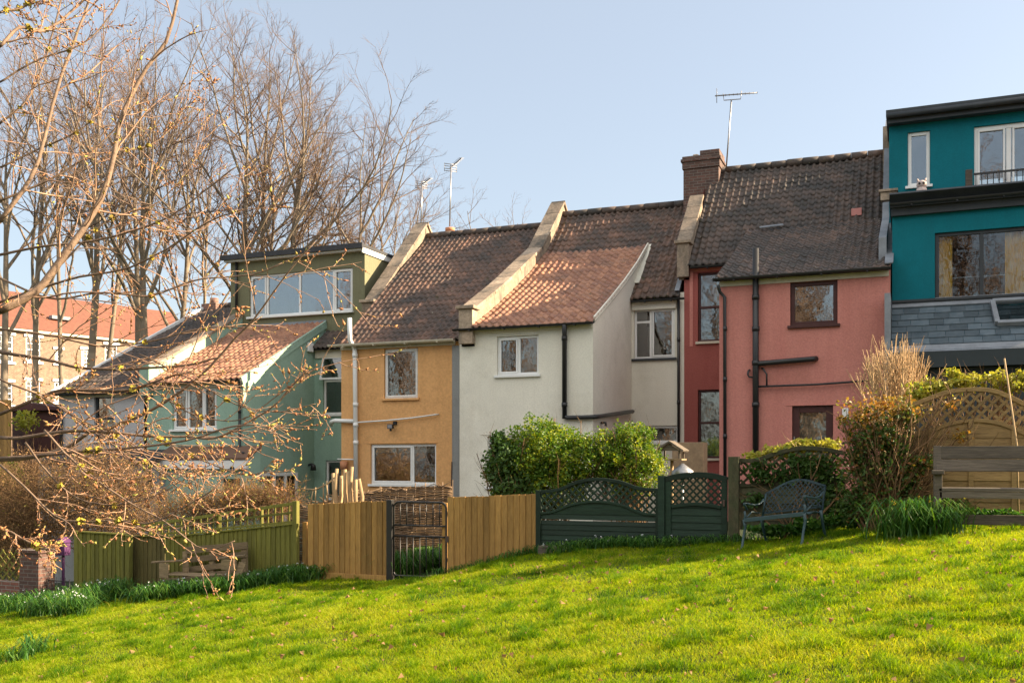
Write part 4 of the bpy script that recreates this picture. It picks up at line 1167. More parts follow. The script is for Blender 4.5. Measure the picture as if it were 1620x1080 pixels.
# ================================================================== fences, gates, benches
def closeboard(name, label, cat, px0, px1, py0, py1, Y, wood, group, cap=True, bottom=None, bw=0.1, post=None, tilt=True, dz=0.0):
    """vertical featheredge boards; py0 and py1 are the top edge at px0 and px1"""
    x0, x1 = PX(px0, Y), PX(px1, Y)
    z0, z1 = PZ(px0, py0, Y), PZ(px1, py1, Y)
    t = thing(name, label, cat, ((x0 + x1) / 2, Y, gz((x0 + x1) / 2, Y)), group)
    n = max(2, round((x1 - x0) / bw)); w = (x1 - x0) / n
    mb = MB()
    for i in range(n):
        xa, xb = x0 + i * w, x0 + (i + 1) * w + .012
        za, zb_ = z0 + (z1 - z0) * i / n, z0 + (z1 - z0) * (i + 1) / n
        g = gz((xa + xb) / 2, Y) - .03 + dz
        j = random.uniform(-.006, .006); k = random.uniform(-.003, .003)
        r = random.random()
        yl, yr = Y - .004 + k, Y - .02 + k
        v = [(xa, yl, g), (xb, yr, g), (xb, Y + .008, g), (xa, Y + .008, g), (xa, yl, za + j), (xb, yr, zb_ + j), (xb, Y + .008, zb_ + j), (xa, Y + .008, za + j)]
        mb.add(v, [(0, 3, 2, 1), (4, 5, 6, 7), (0, 1, 5, 4), (1, 2, 6, 5), (2, 3, 7, 6), (3, 0, 4, 7)], 0, False, r)
    mb.build("board_panel", wood, t, .003)
    if cap:
        mb = MB(); mb.beam((x0, Y - .01, z0 + .012), (x1, Y - .01, z1 + .012), .06, .03, (0, 0, 1)); mb.build("capping_rail", wood, t, .004)
    mb = MB()
    for f in (.2, .8):
        xm = x0; mb.beam((x0, Y + .04, z0 - (z0 - gz(x0, Y)) * f), (x1, Y + .04, z1 - (z1 - gz(x1, Y)) * f), .05, .06, (0, 1, 0))
    mb.build("back_rail", wood, t)
    return t, x0, x1, z0, z1

FG = "closeboard fence panels along the gardens"
GROUND_OFF = .12

def fence_post(name, label, px, py_top, Y, w, wood, group=None, parent=None, d=None):
    x = PX(px, Y); zt = PZ(px, py_top, Y); g = gz(x, Y) - .1
    mb = MB(); d = d or w; mb.box(x - w / 2, x + w / 2, Y - d / 2, Y + d / 2, g, zt)
    if parent is None:
        o = mb.build(name, wood, None, .006); props(o, label, "post", group); return o
    return mb.build(name, wood, parent, .006)

t1, *_ = closeboard("closeboard_fence", "bright mossy green closeboard fence panel with white flowers along its foot", "fence", 117, 203, 841, 846, YF - .1, M['green_wood'], FG)
fence_post("post", None, 204, 846, YF - .16, .1, M['green_wood'], parent=t1)
t2, *_ = closeboard("closeboard_fence", "faded brownish olive fence panel just left of the pallet bench", "fence", 206, 261, 848, 849, YF + .02, M['olive_wood'], FG)
t3, x0, x1, z0, z1 = closeboard("closeboard_fence", "green closeboard fence panel with square trellis on top, behind the pallet bench", "fence", 262, 466, 850, 829, YF, M['green_wood'], FG)
fence_post("post", None, 468, 792, YF - .02, .09, M['green_wood'], parent=t3)
mb = MB()
zt0, zt1 = PZ(225, 831, YF), PZ(466, 796, YF)
xa = PX(225, YF)
zlo = lambda x: z0 + .02 + (z1 - z0) * (x - x0) / (x1 - x0) if x > x0 else z0 + .0
zhi = lambda x: zt0 + (zt1 - zt0) * (x - xa) / (x1 - xa)
for f in (0.08, .55, 1.0):
    mb.beam((xa, YF - .012, zlo(xa) + (zhi(xa) - zlo(xa)) * f), (x1, YF - .012, zlo(x1) + (zhi(x1) - zlo(x1)) * f), .038 if f < 1 else .055, .02, (0, 1, 0))
x = xa
while x < x1:
    w = .03; mb.box(x, x + w, YF - .001, YF + .016, zlo(x) - .02, zhi(x)); x += .145
for fx in (.04, .5, .78): x = xa + (x1 - xa) * fx; mb.box(x, x + .055, YF + .018, YF + .05, zlo(x) - .1, zhi(x) + .02)
mb.build("trellis", M['green_wood'], t3, .003)

t4, wx0, wx1, wz0, wz1 = closeboard("closeboard_fence", "new honey brown closeboard panel between the pallet bench and the black metal gate", "fence", 487, 613, 797, 791.5, YF, M['new_wood'], FG, cap=False, bw=.105)
mb = MB(); mb.box(wx0 + .15, wx1, YF - .05, YF - .022, gz(wx0, YF) - .04, gz(wx1, YF) + .09); mb.build("gravel_board", M['new_wood'], t4, .004)
fence_post("post", None, 484, 825, YF + .1, .09, M['new_wood'], parent=t4)
t5, *_ = closeboard("closeboard_fence", "new honey brown closeboard panel between the metal gate and the dark green lattice panel", "fence", 708, 850, 786.5, 781, YF, M['new_wood'], FG, cap=False, bw=.105)
fence_post("post", None, 705, 795, YF + .07, .09, M['new_wood'], parent=t5)

# ---- black metal gate
gx0, gx1 = PX(623, YF), PX(706, YF); gt = PZ(664, 794, YF); gb = gz((gx0 + gx1) / 2, YF) + .02
t = thing("garden_gate", "black tubular metal gate with vertical bars and rounded top corners", "gate", ((gx0 + gx1) / 2, YF, gb - .03))
m = MB(); rr = .1; pts = [(gx0, YF, gb + .03)]
for k in range(7): a = math.pi - math.pi / 2 * k / 6; pts.append((gx0 + rr + rr * math.cos(a), YF, gt - rr + rr * math.sin(a)))
for k in range(7): a = math.pi / 2 - math.pi / 2 * k / 6; pts.append((gx1 - rr + rr * math.cos(a), YF, gt - rr + rr * math.sin(a)))
for k in range(5): a = -math.pi / 2 * k / 4; pts.append((gx1 - rr * .6 + rr * .6 * math.cos(a), YF, gb + rr * .6 + rr * .6 * math.sin(a)))
for k in range(5): a = -math.pi / 2 - math.pi / 2 * k / 4; pts.append((gx0 + rr * .6 + rr * .6 * math.cos(a), YF, gb + rr * .6 + rr * .6 * math.sin(a)))
m.tube(pts, .017, 8); m.build("frame", M['black_iron'], t)
zm0, zm1 = PZ(664, 831, YF), PZ(664, 848, YF)
m = MB(); m.tube([(gx0, YF, zm0), (gx1, YF, zm0)], .014, 8); m.tube([(gx0, YF, zm1), (gx1, YF, zm1)], .014, 8); m.build("mid_rail", M['black_iron'], t)
m = MB()
for k in range(1, 8):
    x = gx0 + (gx1 - gx0) * k / 8
    m.tube([(x, YF, gb), (x, YF, zm1)], .0085, 6)
    m.tube([(x, YF, zm0), (x, YF, gt)], .0085, 6)
m.build("bars", M['black_iron'], t)
m = MB(); m.box(gx1 - .01, gx1 + .05, YF - .02, YF + .02, zm1 - .08, zm1 + .02); m.build("latch", M['rust_metal'], t)
fence_post("gate_post", "dark square post hinging the black metal gate, beside the honey brown panel", 617.5, 790, YF - .01, .1, M['black_iron'])

# ---- dark green lattice panel, gate and posts
def lattice(mb, x0, x1, lo, hi, y, pitch, w, th, mat=0):
    zmin, zmax = min(lo(x0 + (x1 - x0) * k / 20) for k in range(21)), max(hi(x0 + (x1 - x0) * k / 20) for k in range(21))
    for sgn, yy in ((1, y), (-1, y + th)):
        c = -(zmax - zmin) - 1
        span = (x1 - x0) + (zmax - zmin)
        k = -int((zmax - zmin) / pitch) - 1
        while k * pitch < span:
            xs = x0 + k * pitch if sgn > 0 else x0 + k * pitch
            run = []
            for i in range(161):
                s = (zmax - zmin) * i / 160
                x = xs + s if sgn > 0 else xs + (zmax - zmin) - s
                z = zmin + s
                if x0 <= x <= x1 and lo(x) <= z <= hi(x): run.append((x, z))
                else:
                    if len(run) > 2: mb.beam((run[0][0], yy, run[0][1]), (run[-1][0], yy, run[-1][1]), w, th, (0, 1, 0), mat)
                    run = []
            if len(run) > 2: mb.beam((run[0][0], yy, run[0][1]), (run[-1][0], yy, run[-1][1]), w, th, (0, 1, 0), mat)
            k += 1

def curve_z(pts, Y):
    """height function through pixel points (smooth)"""
    xs = [PX(a, Y) for a, b in pts]; zs = [PZ(a, b, Y) for a, b in pts]
    xx = np.linspace(xs[0], xs[-1], 60)
    # smooth monotone-ish interpolation
    zz = np.zeros_like(xx)
    n = len(xs)
    ms = [0] * n
    for i in range(n):
        a, b = max(i - 1, 0), min(i + 1, n - 1); ms[i] = (zs[b] - zs[a]) / (xs[b] - xs[a])
    for q, x in enumerate(xx):
        i = min(max(int(np.searchsorted(xs, x, side='right')) - 1, 0), n - 2)
        h = xs[i + 1] - xs[i]; u = (x - xs[i]) / h
        zz[q] = (2*u**3-3*u**2+1)*zs[i] + (u**3-2*u**2+u)*h*ms[i] + (-2*u**3+3*u**2)*zs[i+1] + (u**3-u**2)*h*ms[i+1]
    return (lambda x: float(np.interp(x, xx, zz))), list(zip(xx.tolist(), zz.tolist()))

def boards(mb, x0, x1, top, zb, Y, n, gap_at=None, mat=0):
    """horizontal overlapping boards from zb up to the curve top"""
    zt = min(top(x0), top(x1)); h = (zt - zb) / n
    for i in range(n):
        a, b = zb + i * h, zb + (i + 1) * h + .012
        if gap_at == i: b -= .03
        r = random.random()
        v = [(x0, Y - .016, a), (x1, Y - .016, a), (x1, Y + .006, a), (x0, Y + .006, a), (x0, Y - .002, b), (x1, Y - .002, b), (x1, Y + .006, b), (x0, Y + .006, b)]
        mb.add(v, [(0, 3, 2, 1), (4, 5, 6, 7), (0, 1, 5, 4), (1, 2, 6, 5), (2, 3, 7, 6), (3, 0, 4, 7)], mat, False, r)
    # boards carry on up into the arch
    z = zt; k = 0
    xs = np.linspace(x0, x1, 90); tz = np.array([top(x) - .01 for x in xs])
    while z < tz.max() - .01:
        z2 = min(z + h, tz.max()); ok = xs[tz > z + .004]
        if len(ok) < 3: break
        poly = [(ok[0], z), (ok[-1], z)] + [(x, min(top(x) - .01, z2 + .01)) for x in ok[::-1]]
        mb.prism_y([(float(p), float(q)) for p, q in poly], Y - .012 + .004 * (k % 2), Y + .004 + .002 * (k % 2), mat, random.random())
        z = z2; k += 1

DG = M['dark_green_wood']
x0, x1 = PX(852, YF), PX(1041, YF)
tp, tpts = curve_z([(852, 778), (885, 774), (915, 762), (945, 758), (980, 762), (1010, 772), (1041, 775)], YF)
lw, lpts = curve_z([(852, 812), (875, 809), (905, 798), (945, 793), (985, 799), (1015, 811), (1041, 814)], YF)
zb = PZ(945, 862, YF)
t = thing("lattice_fence", "dark green fence panel with arched lattice top above overlapping boards", "fence", ((x0 + x1) / 2, YF, gz((x0 + x1) / 2, YF)), "dark green garden fencing")
m = MB(); boards(m, x0, x1, lw, zb - .02, YF, 6, gap_at=4); m.build("board_panel", DG, t, .003)
m = MB(); lattice(m, x0, x1, lw, tp, YF - .008, .115, .03, .009); m.build("lattice", DG, t)
m = MB(); m.ribbon(tpts, .05, YF - .03, YF + .02); m.ribbon(lpts, .035, YF - .03, YF + .02); m.build("arch_rail", DG, t, .004)
m = MB(); m.box(x0 - .035, x0 + .045, YF - .04, YF + .03, zb - .1, tp(x0) + .03); m.build("end_batten", DG, t, .004); m = MB(); m.box(x1 - .03, x1 + .02, YF - .035, YF + .03, zb - .1, tp(x1) + .02); m.build("end_batten", DG, t, .004)
fence_post("fence_post", "dark green post with a flat top between lattice panel and green gate", 1047, 752, YF - .01, .1, DG, "dark green garden fencing")
m = MB(); m.box(PX(853, YF - .1), PX(889, YF - .1), YF - .16, YF - .06, gz(PX(870, YF), YF) - .05, PZ(870, 863, YF - .1)); o = m.build("timber_offcut", M['grey_wood'], None, .006); props(o, "short grey timber offcut lying at the foot of the lattice panel", "timber")

x0, x1 = PX(1053, YF), PX(1151, YF)
tp, tpts = curve_z([(1053, 758), (1075, 753), (1102, 751), (1130, 753), (1151, 759)], YF)
md, mpts = curve_z([(1053, 803), (1075, 799), (1102, 797), (1130, 800), (1151, 805)], YF)
zb = PZ(1102, 860, YF)
t = thing("garden_gate", "dark green wooden gate with arched top and lattice window", "gate", ((x0 + x1) / 2, YF, gz((x0 + x1) / 2, YF)), "dark green garden fencing")
st = .085
m = MB(); m.box(x0, x0 + st, YF - .03, YF + .02, zb, tp(x0 + st / 2) - .01); m.build("stile", DG, t, .005); m = MB(); m.box(x1 - st, x1, YF - .03, YF + .02, zb, tp(x1 - st / 2) - .01)
m.build("stile", DG, t, .005)
m = MB(); m.ribbon(tpts, .085, YF - .034, YF + .024); m.ribbon([(x, z) for x, z in mpts if x0 + st < x < x1 - st], .05, YF - .028, YF + .018); m.build("arch_rail", DG, t, .004)
m = MB(); lattice(m, x0 + st * .8, x1 - st * .8, md, tp, YF - .008, .105, .028, .008); m.build("lattice", DG, t)
m = MB(); boards(m, x0 + st * .7, x1 - st * .7, lambda x: md(x) - .01, zb, YF + .004, 5); m.build("board_panel", DG, t, .003)
m = MB(); m.box(x1 - .06, x1 - .03, YF - .06, YF - .03, PZ(1140, 800, YF), PZ(1140, 790, YF)); m.build("latch", M['rust_metal'], t)
fence_post("fence_post", "tall mossy grey green post to the right of the dark green gate", 1161.5, 722, YF - .02, .15, M['mossy_wood'], "dark green garden fencing")

# ---- overgrown trellis panel behind the iron bench
x0, x1 = PX(1171, YF), PX(1338, YF)
tp, tpts = curve_z([(1171, 728), (1195, 728), (1225, 718), (1262, 709), (1300, 710), (1338, 717)], YF)
md, mpts = curve_z([(1171, 768), (1200, 766), (1230, 757), (1262, 750), (1300, 750), (1338, 756)], YF)
zb = PZ(1250, 838, YF)
t = thing("trellis_fence", "weathered arched trellis panel overgrown with bamboo leaves behind the iron bench", "fence", ((x0 + x1) / 2, YF, gz((x0 + x1) / 2, YF)), "dark green garden fencing")
m = MB(); boards(m, x0, x1, md, zb, YF, 5); m.build("board_panel", M['mossy_wood'], t, .003)
m = MB(); lattice(m, x0, x1, md, tp, YF - .008, .15, .035, .01); m.build("lattice", M['mossy_wood'], t)
m = MB(); m.ribbon(tpts, .06, YF - .03, YF + .02); m.ribbon(mpts, .045, YF - .03, YF + .02); m.build("arch_rail", M['mossy_wood'], t, .004)

# ---- tan arched trellis fence behind the timber bench
Y2 = 14.3
x0, x1 = PX(1396, Y2), PX(1660, Y2)
tp, tpts = curve_z([(1440, 642), (1470, 630), (1500, 620), (1536, 616), (1570, 618), (1600, 629), (1628, 642), (1660, 648)], Y2)
md, mpts = curve_z([(1440, 690), (1470, 682), (1500, 671), (1536, 665), (1570, 667), (1600, 676), (1628, 688), (1660, 692)], Y2)
xa = PX(1440, Y2); zb = gz(x0, Y2) - .05
t = thing("trellis_fence", "tan wooden fence panel with arched lattice top behind the timber bench", "fence", ((x0 + x1) / 2, Y2, gz(x0, Y2)))
m = MB(); boards(m, x0, x1, md, zb, Y2, 9); m.build("board_panel", M['tan_wood'], t, .003)
m = MB(); lattice(m, xa, x1, md, tp, Y2 - .01, .135, .034, .012); m.build("lattice", M['tan_wood'], t)
m = MB(); m.ribbon(tpts, .055, Y2 - .03, Y2 + .025); m.ribbon(mpts, .05, Y2 - .03, Y2 + .025)
m.box(xa - .03, xa + .03, Y2 - .028, Y2 + .02, zb, tp(xa)); m.build("arch_rail", M['tan_wood'], t, .004)
m = MB()
for px in (1472, 1536, 1604): x = PX(px, Y2); m.box(x - .03, x + .03, Y2 - .034, Y2 - .018, zb, md(x) - .02)
m.build("batten", M['tan_wood'], t, .003)
m = MB(); a, b = P(1609, 705, Y2 - .25), P(1589, 567, Y2 - .1); m.tube([Vector((a.x + .02, a.y, gz(a.x, a.y))), a, b], .011, 6); o = m.build("garden_cane", M['pale_branch'], None); props(o, "long thin garden cane leaning up behind the timber bench", "cane")

# ---- timber bench
Yb = 13.35
bx0, bx1 = PX(1481, Yb), PX(1648, Yb)
g = gz((bx0 + bx1) / 2, Yb); bl = bx1 - bx0
t = thing("park_bench", "weathered grey timber bench with two-plank back, standing before the tan fence", "bench", ((bx0 + bx1) / 2, Yb, g), "benches along the fences")
GW = M['grey_wood']
zt_, zm_, zl_ = PZ(1560, 705, Yb + .1), PZ(1560, 726, Yb + .1), PZ(1560, 746, Yb + .1)
m = MB(); m.beam((bx0, Yb + .12, (zt_ + zm_) / 2), (bx1, Yb + .12, (zt_ + zm_) / 2), zt_ - zm_ - .006, .035, (0, 1, -.15)); m.beam((bx0, Yb + .09, (zl_ + zm_) / 2), (bx1, Yb + .09, (zl_ + zm_) / 2), zm_ - zl_ - .006, .035, (0, 1, -.15)); m.build("backrest", GW, t, .006)
zs = PZ(1560, 772, Yb - .35)
m = MB()
for k, y in enumerate((-.40, -.27, -.14, -.01)): m.box(bx0 + .02, bx1 - .02, Yb + y, Yb + y + .12, zs - .04, zs)
m.build("seat", GW, t, .006)
m = MB(); m.box(bx0 + .03, bx1 - .03, Yb - .40, Yb - .36, zs - .12, zs - .043); m.box(bx0 + .1, bx1 - .1, Yb - .2, Yb - .16, g + .08, g + .2); m.build("rail", GW, t, .005)
for x in (bx0 - .03, bx1 - .06):
    m = MB(); m.box(x, x + .09, Yb - .40, Yb - .31, g - .03, zs + .16); m.build("leg", GW, t, .006)
    m = MB(); m.beam((x + .045, Yb - .02, g - .03), (x + .045, Yb + .15, zt_ + .0), .09, .07, (0, 1, 0)); m.build("leg", GW, t, .006)
    m = MB(); m.box(x - .02, x + .11, Yb - .46, Yb + .08, zs + .163, zs + .21); m.build("armrest", GW, t, .006)

# ---- cast iron bench, turned towards the lawn
def iron_bench():
    def cam_xy(Xc, Zc): return Vector((Xc * CT - Zc * ST, Xc * ST + Zc * CT, 0))
    B = cam_xy((1272 - CXP) / FPX * 12.75, 12.75)
    ph = R(45) ; L = .88
    uc = cam_xy(math.cos(ph), -math.sin(ph)); vc = cam_xy(math.sin(ph), math.cos(ph))
    A = B - uc * L
    A.z, B.z = gz(A.x, A.y), gz(B.x, B.y)
    u, v = uc, vc
    t = thing("park_bench", "dark green cast iron bench with curved lattice back and scrolled arms", "bench", (A.x, A.y, min(A.z, B.z)), "benches along the fences")
    def W(p):                                    # (along, back, up)
        q = A + u * p[0] + v * p[1]
        return Vector((q.x, q.y, (A.z * (1 - p[0] / L) + B.z * p[0] / L) + p[2]))
    G = M['green_iron']
    m = MB(); m.M = W
    for k in range(9):
        d = .02 + k * .05; m.beam((0.02, d, .40 + .012 * math.cos(k)), (L - .02, d, .40 + .012 * math.cos(k)), .035, .014, (0, 0, 1))
    m.beam((0, 0, .39), (L, 0, .39), .03, .05, (0, 0, 1)); m.build("seat", G, t, .003)
    # back: arched top, lattice
    b0 = .46
    top = lambda x: .74 + .13 * math.sin(math.pi * min(max(x / L, 0), 1)) ** 1.2
    def WB(p): return W((p[0], b0 + .02 + (p[2] - .45) * .28, p[2]))
    m = MB(); m.M = WB
    lattice(m, .02, L - .02, lambda x: .475, lambda x: top(x) - .01, 0, .075, .013, .008)
    pts = [(L * i / 24, 0, top(L * i / 24)) for i in range(25)]
    m.tube(pts, .016, 6); m.tube([(0, 0, .47), (L, 0, .47)], .014, 6); m.tube([(0, 0, .40), (0, 0, top(0))], .018, 6); m.tube([(L, 0, .40), (L, 0, top(L))], .018, 6)
    m.build("backrest", G, t)
    for x in (0.0, L):
        m = MB(); m.M = W; m.tube([(x, .0, .40), (x, .03, .3), (x, -.02, .15), (x, -.05, .03), (x, -.08, -.02)], [.024, .02, .018, .018, .024], 8); m.build("leg", G, t)
        m = MB(); m.M = W; m.tube([(x, .44, .42), (x, .47, .3), (x, .53, .15), (x, .62, .0), (x, .66, -.03)], [.024, .02, .018, .018, .024], 8); m.build("leg", G, t)
        m = MB(); m.M = W
        pts = [(x, .5, .66), (x, .42, .605), (x, .3, .585), (x, .15, .60), (x, .05, .615)]
        for k in range(13): a = math.pi / 2 - k * .42; rr = .055 * (1 - k * .05); pts.append((x, .045 - rr * math.cos(math.pi / 2 - a) * .9, .56 + rr * math.sin(a)))
        m.tube(pts, .014, 7); m.tube([(x, .01, .51), (x, .03, .45), (x, .0, .40)], .015, 7); m.tube([(x, .05, .42), (x, .2, .5), (x, .4, .47)], .01, 6); m.build("armrest", G, t)
iron_bench()

# ---- pallet bench
def pallet_bench():
    Yp = 14.05
    X0, X1 = PX(264, Yp), PX(378, Yp)
    g = gz((X0 + X1) / 2, Yp); PW = M['pallet_wood']
    t = thing("pallet_bench", "rough bench knocked together from old pallet boards, sagging in the flowers", "bench", ((X0 + X1) / 2, Yp, g), "benches along the fences")
    zz = lambda px, py: PZ(px, py, Yp)
    m = MB()
    for k, (ya, yb) in enumerate(((866, 858), (881, 872), (896, 888), (908, 901))):
        xa = PX(291 if k < 2 else 296, Yp + .2); xb = PX(389 if k < 2 else 372, Yp + .2)
        m.beam((xa, Yp + .25, PZ(291, ya + 4, Yp + .25)), (xb, Yp + .25, PZ(389, yb + 4, Yp + .25)), .1 if k else .12, .025, (0, 1, 0))
    m.build("backrest", PW, t, .004)
    for px in (293, 335, 386):
        m = MB(); x = PX(px, Yp + .28); m.box(x - .05, x + .05, Yp + .265, Yp + .33, g - .1, PZ(px, 862 if px > 300 else 872, Yp + .28)); m.build("back_post", PW, t, .004)
    m = MB(); m.beam((X0, Yp - .2, zz(264, 922)), (X1 - .22, Yp - .2, zz(358, 915)), .19, .03, (0, 1, 0)); m.build("front_board", PW, t, .004)
    m = MB()
    for k in range(4): m.box(X0 + .05, X1 - .05, Yp - .19 + k * .1, Yp - .1 + k * .1, zz(320, 908) - .02, zz(320, 908)); 
    m.build("seat", PW, t, .004)
    m = MB(); m.beam((X0 - .18, Yp - .18, zz(262, 888)), (X0 + .28, Yp + .1, zz(290, 887)), .18, .025, (0, 0, 1)); m.build("armrest", PW, t, .004)
    m = MB(); m.beam((X1 - .3, Yp - .18, zz(360, 882)), (X1 + .1, Yp + .05, zz(386, 878)), .16, .025, (0, 0, 1)); m.build("armrest", PW, t, .004)
    m = MB(); m.box(X0 + .0, X0 + .2, Yp - .2, Yp - .17, zz(270, 912), zz(270, 889)); m.build("arm_board", PW, t, .004); m = MB(); m.box(X0 + .27, X0 + .36, Yp + .1, Yp + .15, zz(270, 912), zz(270, 889)); m.build("arm_board", PW, t, .004)
    m = MB(); m.box(X1 - .22, X1 + .08, Yp - .2, Yp - .17, zz(370, 899), zz(370, 883)); m.build("arm_board", PW, t, .004); m = MB(); m.box(X1 - .2, X1 - .02, Yp - .19, Yp - .1, g, zz(370, 903)); m.build("arm_board", PW, t, .004)
    m = MB(); m.beam((PX(375, Yp) + .02, Yp - .25, g - .02), (PX(391, Yp), Yp - .12, zz(391, 889)), .14, .025, (0, 1, 0)); m.build("brace_board", PW, t, .004)
pallet_bench()

# ---- woven wattle hurdles
def wattle(label, ax, ay, bx, by, zt_a, zt_b, zb, seed):
    rs = random.Random(seed)
    L = math.hypot(bx - ax, by - ay); u = ((bx - ax) / L, (by - ay) / L); n = (-u[1], u[0])
    t = thing("wattle_hurdle", label, "fence", ((ax + bx) / 2, (ay + by) / 2, zb), "woven willow hurdles")
    sp = .17; ns = max(3, round(L / sp)); sp = L / ns
    m = MB()
    for i in range(ns + 1):
        s = i * sp; z = zt_a + (zt_b - zt_a) * s / L
        p = (ax + u[0] * s, ay + u[1] * s)
        m.tube([(p[0], p[1], zb - .1), (p[0] + rs.uniform(-.02, .02), p[1], z + rs.uniform(.0, .12))], [.016, .010], 6)
    m.build("stake", M['willow'], t)
    m = MB(); z = zb + .02; k = 0
    while z < max(zt_a, zt_b):
        pts = []
        for i in range(ns + 1):
            s = i * sp; zz = z + rs.uniform(-.008, .008)
            if zz > zt_a + (zt_b - zt_a) * s / L + .02: zz = None
            o = .026 * (1 if (i + k) % 2 else -1)
            if zz is not None: pts.append((ax + u[0] * s + n[0] * o, ay + u[1] * s + n[1] * o, zz))
        if len(pts) > 2: m.tube(pts, [rs.uniform(.008, .013)] * len(pts), 5, r=rs.random())
        z += .021; k += 1
    for i in range(26):
        s = rs.uniform(0, L); z = zt_a + (zt_b - zt_a) * s / L; s2 = s + rs.uniform(-.5, .5)
        m.tube([(ax + u[0] * s, ay + u[1] * s, z - .02), (ax + u[0] * (s + s2) / 2, ay + u[1] * (s + s2) / 2 - .03, z + rs.uniform(0, .05)), (ax + u[0] * s2, ay + u[1] * s2, z + rs.uniform(-.02, .12))], [.009, .008, .004], 5, r=rs.random())
    m.build("woven_rods", M['willow'], t)

ya = 15.1
wattle("low willow hurdle behind the honey brown panel, left of the pollard stump", PX(474, ya), ya, PX(575, ya + .6), ya + .6, PZ(474, 803, ya), PZ(575, 778, ya + .6), gz(-9.5, ya), 3)
yb = 16.4
wattle("taller willow hurdle below the orange house window, behind the metal gate", PX(560, yb), yb, PX(706, yb), yb + .25, PZ(560, 782, yb), PZ(706, 768, yb), gz(-8.5, yb), 4)
wattle("narrow willow hurdle seen through the bars at the left of the metal gate", PX(598, 15.3), 15.3, PX(652, 15.9), 15.9, PZ(600, 800, 15.3), PZ(652, 790, 15.9), gz(-8.2, 15.5), 5)

# pollard stump branches
t = thing("pollard_stump", "bunch of pale sawn-off branches standing behind the honey brown panel", "stump", (PX(540, 15.2), 15.2, gz(-9, 15.2)))
m = MB(); rs = random.Random(2)
for px, top, lean in ((527, 748, -3), (533, 741, 1), (540, 752, -4), (546, 742, 3), (551, 745, 6), (557, 738, -2), (563, 758, 1), (568, 757, 2)):
    a = P(px + lean, 815, 15.2 + rs.uniform(-.1, .1)); b = P(px, top, a.y); c = (a + b) / 2 + Vector((rs.uniform(-.05, .05), 0, 0))
    m.tube([Vector((a.x, a.y, gz(a.x, a.y))), a, c, b], [.05, .042, .038, .03], 8)
m.build("branch", M['pale_branch'], t)
m = MB()
for px in (491, 499, 512, 519, 531): a = P(px, 800, 15.15); b = P(px + rs.uniform(-5, 5), 775 - (px - 490) * .5, 15.15); m.tube([a, b], [.014, .011], 6)
m.tube([P(476, 773, 15.1), P(500, 774, 15.15), P(518, 765, 15.15), P(533, 752, 15.2)], .012, 6)
m.build("twig", M['pale_branch'], t)

# ---- brick pillar, low wall and small iron gate at the far left
x0, x1 = PX(44, YF), PX(74, YF); g = gz(x0, YF)
m = MB(); m.box(x0, x1, YF - .2, YF + .2, g - .3, PZ(60, 873, YF)); m.box(x0 - .04, x1 + .04, YF - .24, YF + .24, PZ(60, 873, YF), PZ(60, 868, YF)); o = m.build("brick_pillar", M['chimney_brick'], None, .008); props(o, "old brick gate pillar at the far left under the twigs", "pillar")
m = MB(); xa = PX(-60, YF); m.box(xa, x0 - .003, YF - .12, YF + .1, g - .8, PZ(25, 918, YF)); o = m.build("brick_wall", M['red_brick'], None, .008); props(o, "low red brick wall beside the old gate pillar", "wall")
t = thing("garden_gate", "small dark iron gate between brick pillar and green fence", "gate", (PX(93, YF), YF, g))
xa, xb = PX(76, YF), PX(110, YF); zt_ = PZ(93, 915, YF)
m = MB(); m.tube([(xa, YF, g), (xa, YF, zt_)], .012, 6); m.tube([(xb, YF, g), (xb, YF, zt_)], .012, 6); m.tube([(xa, YF, zt_ - .04), (xb, YF, zt_ - .04)], .01, 6); m.tube([(xa, YF, g + .1), (xb, YF, g + .1)], .01, 6); m.build("frame", M['black_iron'], t)
m = MB()
for k in range(1, 5): x = xa + (xb - xa) * k / 5; m.tube([(x, YF, g + .06), (x, YF, zt_ + .03)], .007, 5)
m.build("bars", M['black_iron'], t)
v = P(100, 868, YF + .5); m = MB(); m.box(v.x - .11, v.x + .11, v.y - .08, v.y + .08, v.z - .12, v.z + .13); m.prism_y([(v.x - .14, v.z + .133), (v.x + .14, v.z + .133), (v.x, v.z + .24)], v.y - .1, v.y + .1); m.tube([(v.x, v.y - .09, v.z + .04), (v.x, v.y - .081, v.z + .04)], .03, 10); m.tube([(v.x, v.y, gz(v.x, v.y) - .05), (v.x, v.y, v.z - .12)], .03, 6); o = m.build("nest_box", M['purple'], None, .006); props(o, "purple wooden nest box on a pole beyond the small iron gate", "nest box")
xs, xe = PX(-60, YF), PX(42, YF)
m = MB(); lattice(m, xs, xe, lambda x: PZ(20, 918, YF), lambda x: PZ(20, 870, YF), YF, .18, .03, .012); o = m.build("garden_trellis", M['green_wood']); props(o, "green diamond trellis on the low brick wall", "trellis")

